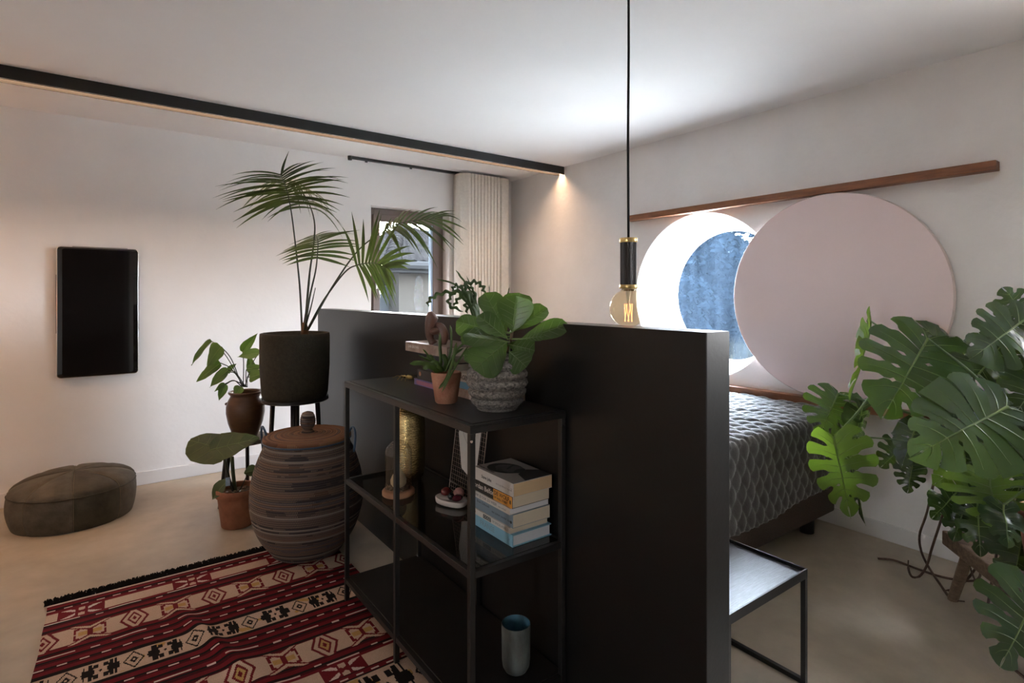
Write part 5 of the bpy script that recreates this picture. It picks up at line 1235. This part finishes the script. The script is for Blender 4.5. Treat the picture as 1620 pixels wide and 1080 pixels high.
LV = [  # base px, depth, tip px, depth, width m, normal (right, up, towards camera), fold, droop, deep, left/right width
    ((1468, 535), 2.20, (1396, 662), 2.12, .40, (-.35, .55, 1), -.18, .04, .45, (1, 1)),
    ((1594, 643), 1.88, (1441, 722), 1.80, .36, (-.10, .75, 1), -.16, .05, .30, (1, 1)),
    ((1622, 505), 2.08, (1536, 568), 2.02, .30, (-.2, .3, 1), -.2, .05, .10, (1, .8)),
    ((1548, 592), 2.28, (1606, 520), 2.24, .28, (-.2, .6, 1), .15, .05, .45, (1, 1)),
    ((1632, 510), 2.16, (1588, 452), 2.20, .22, (-.3, .3, 1), -.1, .1, .7, (1, 1)),
    ((1535, 585), 2.42, (1452, 505), 2.46, .26, (-.2, .7, .8), -.2, .05, .5, (1, 1)),
    ((1378, 508), 2.52, (1352, 640), 2.46, .30, (.75, .2, .55), -.35, .05, .75, (1, .45)),
    ((1326, 622), 2.56, (1296, 690), 2.48, .26, (-.25, .6, .8), -.15, .05, .95, (1, 1)),
    ((1319, 693), 2.36, (1347, 822), 2.34, .30, (-.35, .05, 1), .10, .02, .75, (1, .8)),
    ((1334, 688), 2.44, (1373, 832), 2.42, .17, (.6, .1, .6), -.2, .02, .5, (1, 1)),
    ((1366, 636), 2.50, (1350, 712), 2.48, .17, (.3, .2, .8), -.2, .02, .7, (1, 1)),
    ((1432, 702), 2.38, (1392, 742), 2.42, .16, (-.3, .3, 1), -.1, .1, .8, (1, 1)),
    ((1452, 668), 2.30, (1425, 738), 2.24, .17, (-.7, .6, .5), -.3, .05, .4, (1, 1)),
    ((1444, 735), 2.34, (1436, 782), 2.34, .13, (-.3, .2, 1), -.2, .05, .8, (1, 1)),
    ((1566, 752), 1.98, (1577, 838), 1.93, .34, (.0, .1, 1), -.05, .03, .75, (1, 1)),
    ((1528, 732), 2.06, (1476, 768), 2.03, .15, (-.2, .2, 1), .1, .02, .2, (1, 1)),
    ((1514, 778), 2.12, (1474, 822), 2.10, .14, (-.2, .3, 1), -.1, .05, .6, (1, 1)),
    ((1588, 798), 1.92, (1596, 868), 1.84, .14, (-.1, .8, .8), -.2, .03, .1, (1, 1)),
    ((1532, 785), 2.10, (1508, 858), 2.07, .15, (-.5, .2, .8), -.2, .05, .3, (1, 1)),
    ((1546, 795), 2.02, (1552, 884), 2.00, .15, (-.5, .3, .7), -.25, .03, .5, (1, 1)),
    ((1640, 938), 1.62, (1586, 1058), 1.52, .26, (-.2, .55, 1), -.1, .05, .25, (1, 1)),
    ((1650, 585), 2.12, (1606, 660), 2.08, .24, (-.3, .4, 1), -.2, .05, .4, (1, 1)),
    ((1640, 660), 2.10, (1608, 800), 2.02, .26, (-.2, .3, 1), -.2, .05, .5, (1, 1)),
    ((1620, 835), 2.02, (1604, 925), 2.00, .22, (-.3, .3, 1), -.2, .05, .2, (1, 1)),
    ((1560, 640), 2.30, (1478, 640), 2.36, .30, (-.1, .8, .8), -.2, .1, .5, (1, 1)),
    ((1560, 700), 2.25, (1540, 790), 2.20, .26, (-.2, .5, .9), -.2, .05, .4, (1, 1)),
    ((1520, 545), 2.45, (1540, 620), 2.42, .24, (-.1, .5, 1), -.2, .05, .4, (1, 1)),
]
for k, (b, d0, t_, d1, wd, nv, fo, dr, dp_, lr) in enumerate(LV):
    B, T = at(*b, d0), at(*t_, d1); nn = RT * nv[0] + UP * nv[1] + TOCAM * nv[2]
    monstera(B, T, wd, nn, k * 3 + 1, fo, dr, 7 if wd > .2 else 6, dp_, .05, lr, M['mon_pale'] if k in (6, 8, 14, 15) else None)
    if k == 8: pth = [crown, at(1470, 650, 2.3), at(1400, 612, 2.36), at(1350, 660, 2.36), B]
    else:
        mid = crown.lerp(B, .55) + UP * .06; pth = [crown + RT * ((k % 5) - 2) * .02, mid, B]
    obj('petiole', MB().tube(bez(pth, 16), [.0085 - .0003 * i for i in range(17)] if wd > .2 else .0035, 8), M['mon_stem'], ms, smooth=True)
fl = lambda x, y: on_floor(x, y, .006)
ro = [[at(1478, 760, 2.42), at(1466, 812, 2.46), at(1455, 845, 2.50), at(1457, 870, 2.55), at(1467, 893, 2.56), fl(1488, 925), fl(1505, 947), fl(1526, 951)],
      [at(1496, 800, 2.40), at(1488, 825, 2.44), at(1474, 868, 2.48), at(1466, 895, 2.50), fl(1455, 911), fl(1443, 912), fl(1437, 903) + UP * .01, fl(1437, 903) + UP * .05],
      [fl(1389, 883), fl(1415, 886), fl(1450, 899), fl(1490, 912), fl(1525, 918), fl(1545, 917), fl(1551, 908) + UP * .004, fl(1546, 898) + UP * .01],
      [at(1526, 850, 2.30), at(1531, 882, 2.32), at(1540, 912, 2.36), fl(1550, 929)],
      [at(1546, 895, 2.50), fl(1531, 915), fl(1512, 931), fl(1493, 934)],
      [at(1578, 868, 2.05), at(1572, 905, 2.08), at(1566, 940, 2.12), fl(1562, 962)], [fl(1604, 1058), fl(1625, 1075), fl(1660, 1100)]]
for k, p in enumerate(ro): n = 30; obj('aerial_root', MB().tube(bez(p, n), [(.0050 if k != 3 else .0038) * (1 + .15 * noise.noise(V((i * .7, k, 0)))) * (1 if i < n - 3 else .6) for i in range(n + 1)], 7), M['root'], ms, smooth=True)
